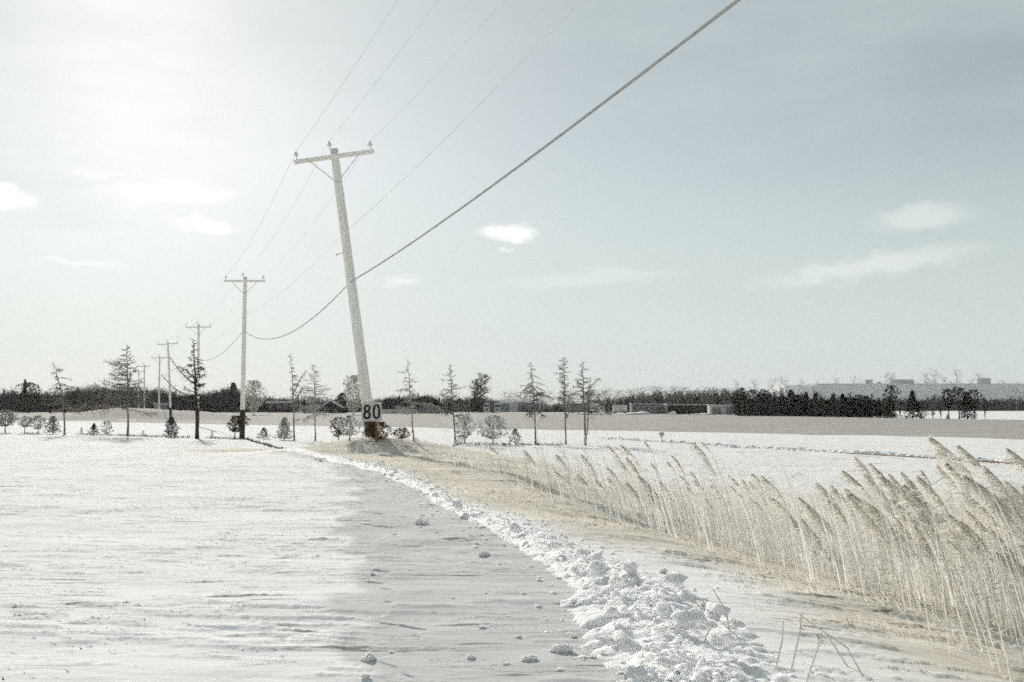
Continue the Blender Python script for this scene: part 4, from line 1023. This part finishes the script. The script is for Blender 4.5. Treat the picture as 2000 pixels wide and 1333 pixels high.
tallR = [(1819, 855, 9.0), (1872, 870, 9.2), (1968, 876, 8.6), (1923, 911, 8.8), (1794, 930, 9.0), (1672, 894, 10.5), (1726, 932, 10.2), (1647, 920, 10.6), (1596, 943, 11.5), (1625, 949, 11), (1560, 971, 11.5), (1509, 973, 12), (1492, 1017, 11.8), (1440, 1007, 12), (1998, 950, 8.2), (1987, 1000, 8), (1690, 925, 10), (1850, 905, 8.7), (1835, 880, 9.4), (1700, 905, 10.6), (1885, 930, 8.5), (1530, 1000, 11.5), (1575, 985, 11), (1945, 985, 8.3), (1765, 965, 9.3), (1740, 975, 9.6), (1655, 965, 10.2)]
LR = 'tall dry reed with a broad feathery plume in the dense stand at right'
TL_ = ['tallest reed of all, its plume crossing the fallen rail', 'second tallest reed, just right of the tallest', 'reed bending in at the right edge above the rail', 'reed with a long plume leaning under the rail, near the right edge', 'lower reed left of the tallest one', 'tallest reed of the middle clump, left of the highest ones']
for i, (a, b, Y) in enumerate(tallR): reed(a, b, Y, TL_[i] if i < len(TL_) else LR, 'tall reeds in the dense stand', i, 1.15)
for i in range(95):
    a = random.uniform(1480, 2060); top = float(np.interp(a, [1480, 1560, 1680, 1820, 1900, 2060], [1025, 985, 925, 890, 915, 940])); b = top + 15 + abs(random.gauss(0, 90))
    reed(a, b, float(np.interp(a, [1480, 2060], [12, 8.4])) + random.uniform(-.8, 1.2), LR, 'tall reeds in the dense stand')
small = [(1351, 864), (1370, 864), (1313, 890), (1304, 902), (1374, 894), (1349, 922), (1330, 930), (1389, 939), (1426, 949), (1449, 936), (1483, 966), (1464, 971), (1341, 951), (1449, 981), (1315, 985), (1258, 862), (1272, 905)]
LS = 'thin reed with a small drooping plume in the sparse stand left of the dense one'
for a, b in small: reed(a, b, random.uniform(15.5, 18.5), LS, 'thin reeds in the sparse middle stand', None, .75)
for i in range(30): reed(random.uniform(1270, 1490), random.uniform(920, 1040), random.uniform(14.5, 19), LS, 'thin reeds in the sparse middle stand')
mid = [(1087, 888), (1136, 888), (1187, 871), (1215, 870), (1187, 913), (1036, 919), (1057, 922), (1128, 926), (1083, 920), (1185, 932), (1155, 940), (1249, 930), (1290, 940), (1026, 881), (955, 871), (1004, 926), (1225, 895), (1100, 905), (1200, 890)]
LM = 'reed with a soft plume at the far end of the bed, before the snow field'
for a, b in mid: reed(a, b, random.uniform(15, 19), LM, 'reeds at the far end of the bed', None, 1.0)
for i in range(60):
    a = random.uniform(930, 1270); b = float(np.interp(a, [930, 1040, 1270], [895, 930, 930])) + abs(random.gauss(0, 38)); reed(a, b, random.uniform(14.5, 21), LM, 'reeds at the far end of the bed')
for i in range(26):
    a = random.uniform(800, 960); reed(a, random.uniform(862, 905), random.uniform(23, 30), 'distant pale reed between the ploughed ridge and the planted row', 'distant reeds near the planted row')

# the mass of stems that nobody could count
def stems(name, n, sampler, hmin, hmax, label, matl, w0=.005):
    V = []; Fc = []
    r = random.Random(77 + n)
    sx, sy = sampler(n); sz = Hbase(sx, sy)
    for x, y, z in zip(sx.tolist(), sy.tolist(), sz.tolist()):
        H = r.uniform(hmin, hmax); ln = LEANX * r.uniform(.5, 1.35); ly_ = r.uniform(-.15, .15); w = w0 * r.uniform(.6, 1.3); a = r.uniform(0, 3.14); wx, wy = math.cos(a) * w, math.sin(a) * w
        b = len(V); k = 4
        for j in range(k + 1):
            t = j / k; q = (.55 * t + .45 * t * t); cx = x + ln * H * q; cy = y + ly_ * H * q; cz = z + H * t; f = 1 - .75 * t
            V += [(cx - wx * f, cy - wy * f, cz), (cx + wx * f, cy + wy * f, cz)]
        Fc += [(b + 2 * j, b + 2 * j + 1, b + 2 * j + 3, b + 2 * j + 2) for j in range(k)]
        if r.random() < .6:
            t = r.uniform(.3, .9); q = (.55 * t + .45 * t * t); px, py, pz = x + ln * H * q, y + ly_ * H * q, z + H * t; L = r.uniform(.15, .4); dy = r.uniform(-.15, .15); b = len(V)
            V += [(px, py, pz), (px - L * .45, py + dy * .5 + .008, pz + L * .32), (px - L * .45, py + dy * .5 - .008, pz + L * .30), (px - L, py + dy, pz + L * r.uniform(-.35, .2))]
            Fc += [(b, b + 1, b + 2), (b + 1, b + 3, b + 2)]
    mb = MB(); mb.v = V; mb.f = Fc; mb.n = len(V)
    tag(mb.build(name, matl), label, 'reeds', kind='stuff')
def smp_dense(n):
    q = np.random.default_rng(19); y = q.uniform(5.6, 14.5, n * 8); x = q.uniform(2.0, 9, n * 8); px = 1000 + x / y * F
    ok = (px > 1380) & (px < 2350) & (x - ridge_x(y) > 1.9 + 1.3 * q.random(n * 8)) & ((fbm(x / .8, y / .8, 19, 3) > .48) | (q.random(n * 8) < .10))
    return x[ok][:n], y[ok][:n]
def smp_mid(n):
    q = np.random.default_rng(29); y = q.uniform(13, 23, n * 8); x = q.uniform(-1.5, 5.5, n * 8)
    ok = (x - ridge_x(y) > 2.0) & ((fbm(x / 1.2, y / 1.2, 29, 3) > .46) | (q.random(n * 8) < .3))
    return x[ok][:n], y[ok][:n]
stems('reed_stems', 1250, smp_dense, .4, 1.45, 'dense mass of dry reed stems under the tall plumes', M['reed'])
M['rimestem'] = mat('snow_crusted_stem', (.93, .93, .93), (.88, .88, .88), 3, .9, trans=.4, spec=.03)
def smp_rime(n):
    q = np.random.default_rng(39); y = q.uniform(9, 26, n * 6); x = ridge_x(y) + 2.2 + q.uniform(0, 7, n * 6)
    ok = (fbm(x / .7, y / 1.1, 59, 3) > .52) & (x < 9); return x[ok][:n], y[ok][:n]
stems('snowy_reed_stems', 700, smp_rime, .5, 1.5, 'snow-crusted pale stems scattered through the reed bed', M['rimestem'], .008)
stems('reed_stems', 700, smp_mid, .35, 1.15, 'thinner mass of dry reed stems in the middle of the bed', M['reed'])

# dead grass showing through the snow
def blades(n, gx, gy, h0, h1, wk, seed):
    q = np.random.default_rng(seed); z = Hfull(gx, gy); n = len(gx)
    h = q.uniform(h0, h1, n); w = q.uniform(.003, .007, n) * (1 + gy / 25) * wk; l = -q.uniform(.02, .12, n)
    P_ = np.stack([np.stack([gx - w, gy, z - .01], 1), np.stack([gx + w, gy, z - .01], 1), np.stack([gx + l, gy + q.uniform(-.04, .04, n), z + h], 1)], 1).reshape(-1, 3)
    mb = MB(); mb.v = P_.tolist(); mb.n = len(P_); mb.f = np.arange(len(P_)).reshape(-1, 3).tolist(); return mb
q = np.random.default_rng(5); gy = 5.5 + 52 * q.random(160000) ** 1.7; gx = ridge_x(gy) + .6 + .5 * (gy < 13) + 12 * q.random(160000)
ok = (gx < 12) & ~((gy > 32) & (gx > -1 + 4 * q.random(160000))) & (fbm(gx / 1.4, gy / .5, 49, 3) > .48)
gx = gx[ok][:24000]; gy = gy[ok][:24000]
mb = blades(0, gx, gy, .02, .10, 1, 6)
tag(mb.build('dead_grass', M['grass']), 'short dead tan grass poking through the snow', 'grass', kind='stuff')
# dark stubble ends poking out of the open snow
q = np.random.default_rng(15); gy = 5 + 45 * q.random(30000) ** 1.5; gx = lane_x(gy) - .2 - (gy * .62) * q.random(30000)
ok = (fbm(gx / 1.6, gy / .45, 83, 3) > .60) & (q.random(30000) < .35); gx = gx[ok][:1500]; gy = gy[ok][:1500]
tag(blades(0, gx, gy, .004, .018, 1.3, 16).build('stubble', M['darkgrass']), 'dark specks of stubble poking out of the open snow', 'stubble', kind='stuff')
# a few broken stalks lying in the snow before the reeds
for i, (ax_, ay_, bx_, by_) in enumerate(((1290, 1145, 1470, 1262), (1330, 1150, 1400, 1250), (1392, 1150, 1432, 1256), (1512, 1310, 1530, 1215), (1544, 1305, 1566, 1195), (1572, 1330, 1605, 1235), (1610, 1235, 1690, 1320), (1560, 1200, 1660, 1300), (1365, 1268, 1392, 1216), (1250, 1142, 1200, 1165))):
    lo_, hi_ = ((ax_, ay_), (bx_, by_)) if ay_ > by_ else ((bx_, by_), (ax_, ay_))
    a = G(*lo_); Y = a.y + .25; b = at_depth(hi_[0], hi_[1], Y); m_ = a.lerp(b, .5) + Vector((.02, 0, .03))
    o = MB().tube([tuple(Vector((0, 0, -.03))), tuple(m_ - a), tuple(b - a)], [.006, .005, .003], 5).build('broken_reed', M['reed'], None, a)
    tag(o, 'bare broken reed stalk slanting out of the snow before the bed', 'reed', 'broken stalks before the reed bed')

# ------------------------------------------------------------------ winter haze
hz = MB().box((0, 0, 0), (15000, 15000, 1)).mesh('haze', [])
mt = bpy.data.materials.new('winter_haze'); mt.use_nodes = True; nt = mt.node_tree; nt.nodes.clear()
o_ = nt.nodes.new('ShaderNodeOutputMaterial'); pv = nt.nodes.new('ShaderNodeVolumePrincipled')
pv.inputs['Color'].default_value = (.95, .96, .97, 1); pv.inputs['Density'].default_value = .00014; pv.inputs['Anisotropy'].default_value = .1
nt.links.new(pv.outputs[0], o_.inputs['Volume'])
hz.materials.append(mt)
ho = link('haze', hz); ho.scale = (1, 1, 40); ho.location = (0, 0, 17); tag(ho, 'thin pale winter haze over the fields', 'haze', kind='stuff')
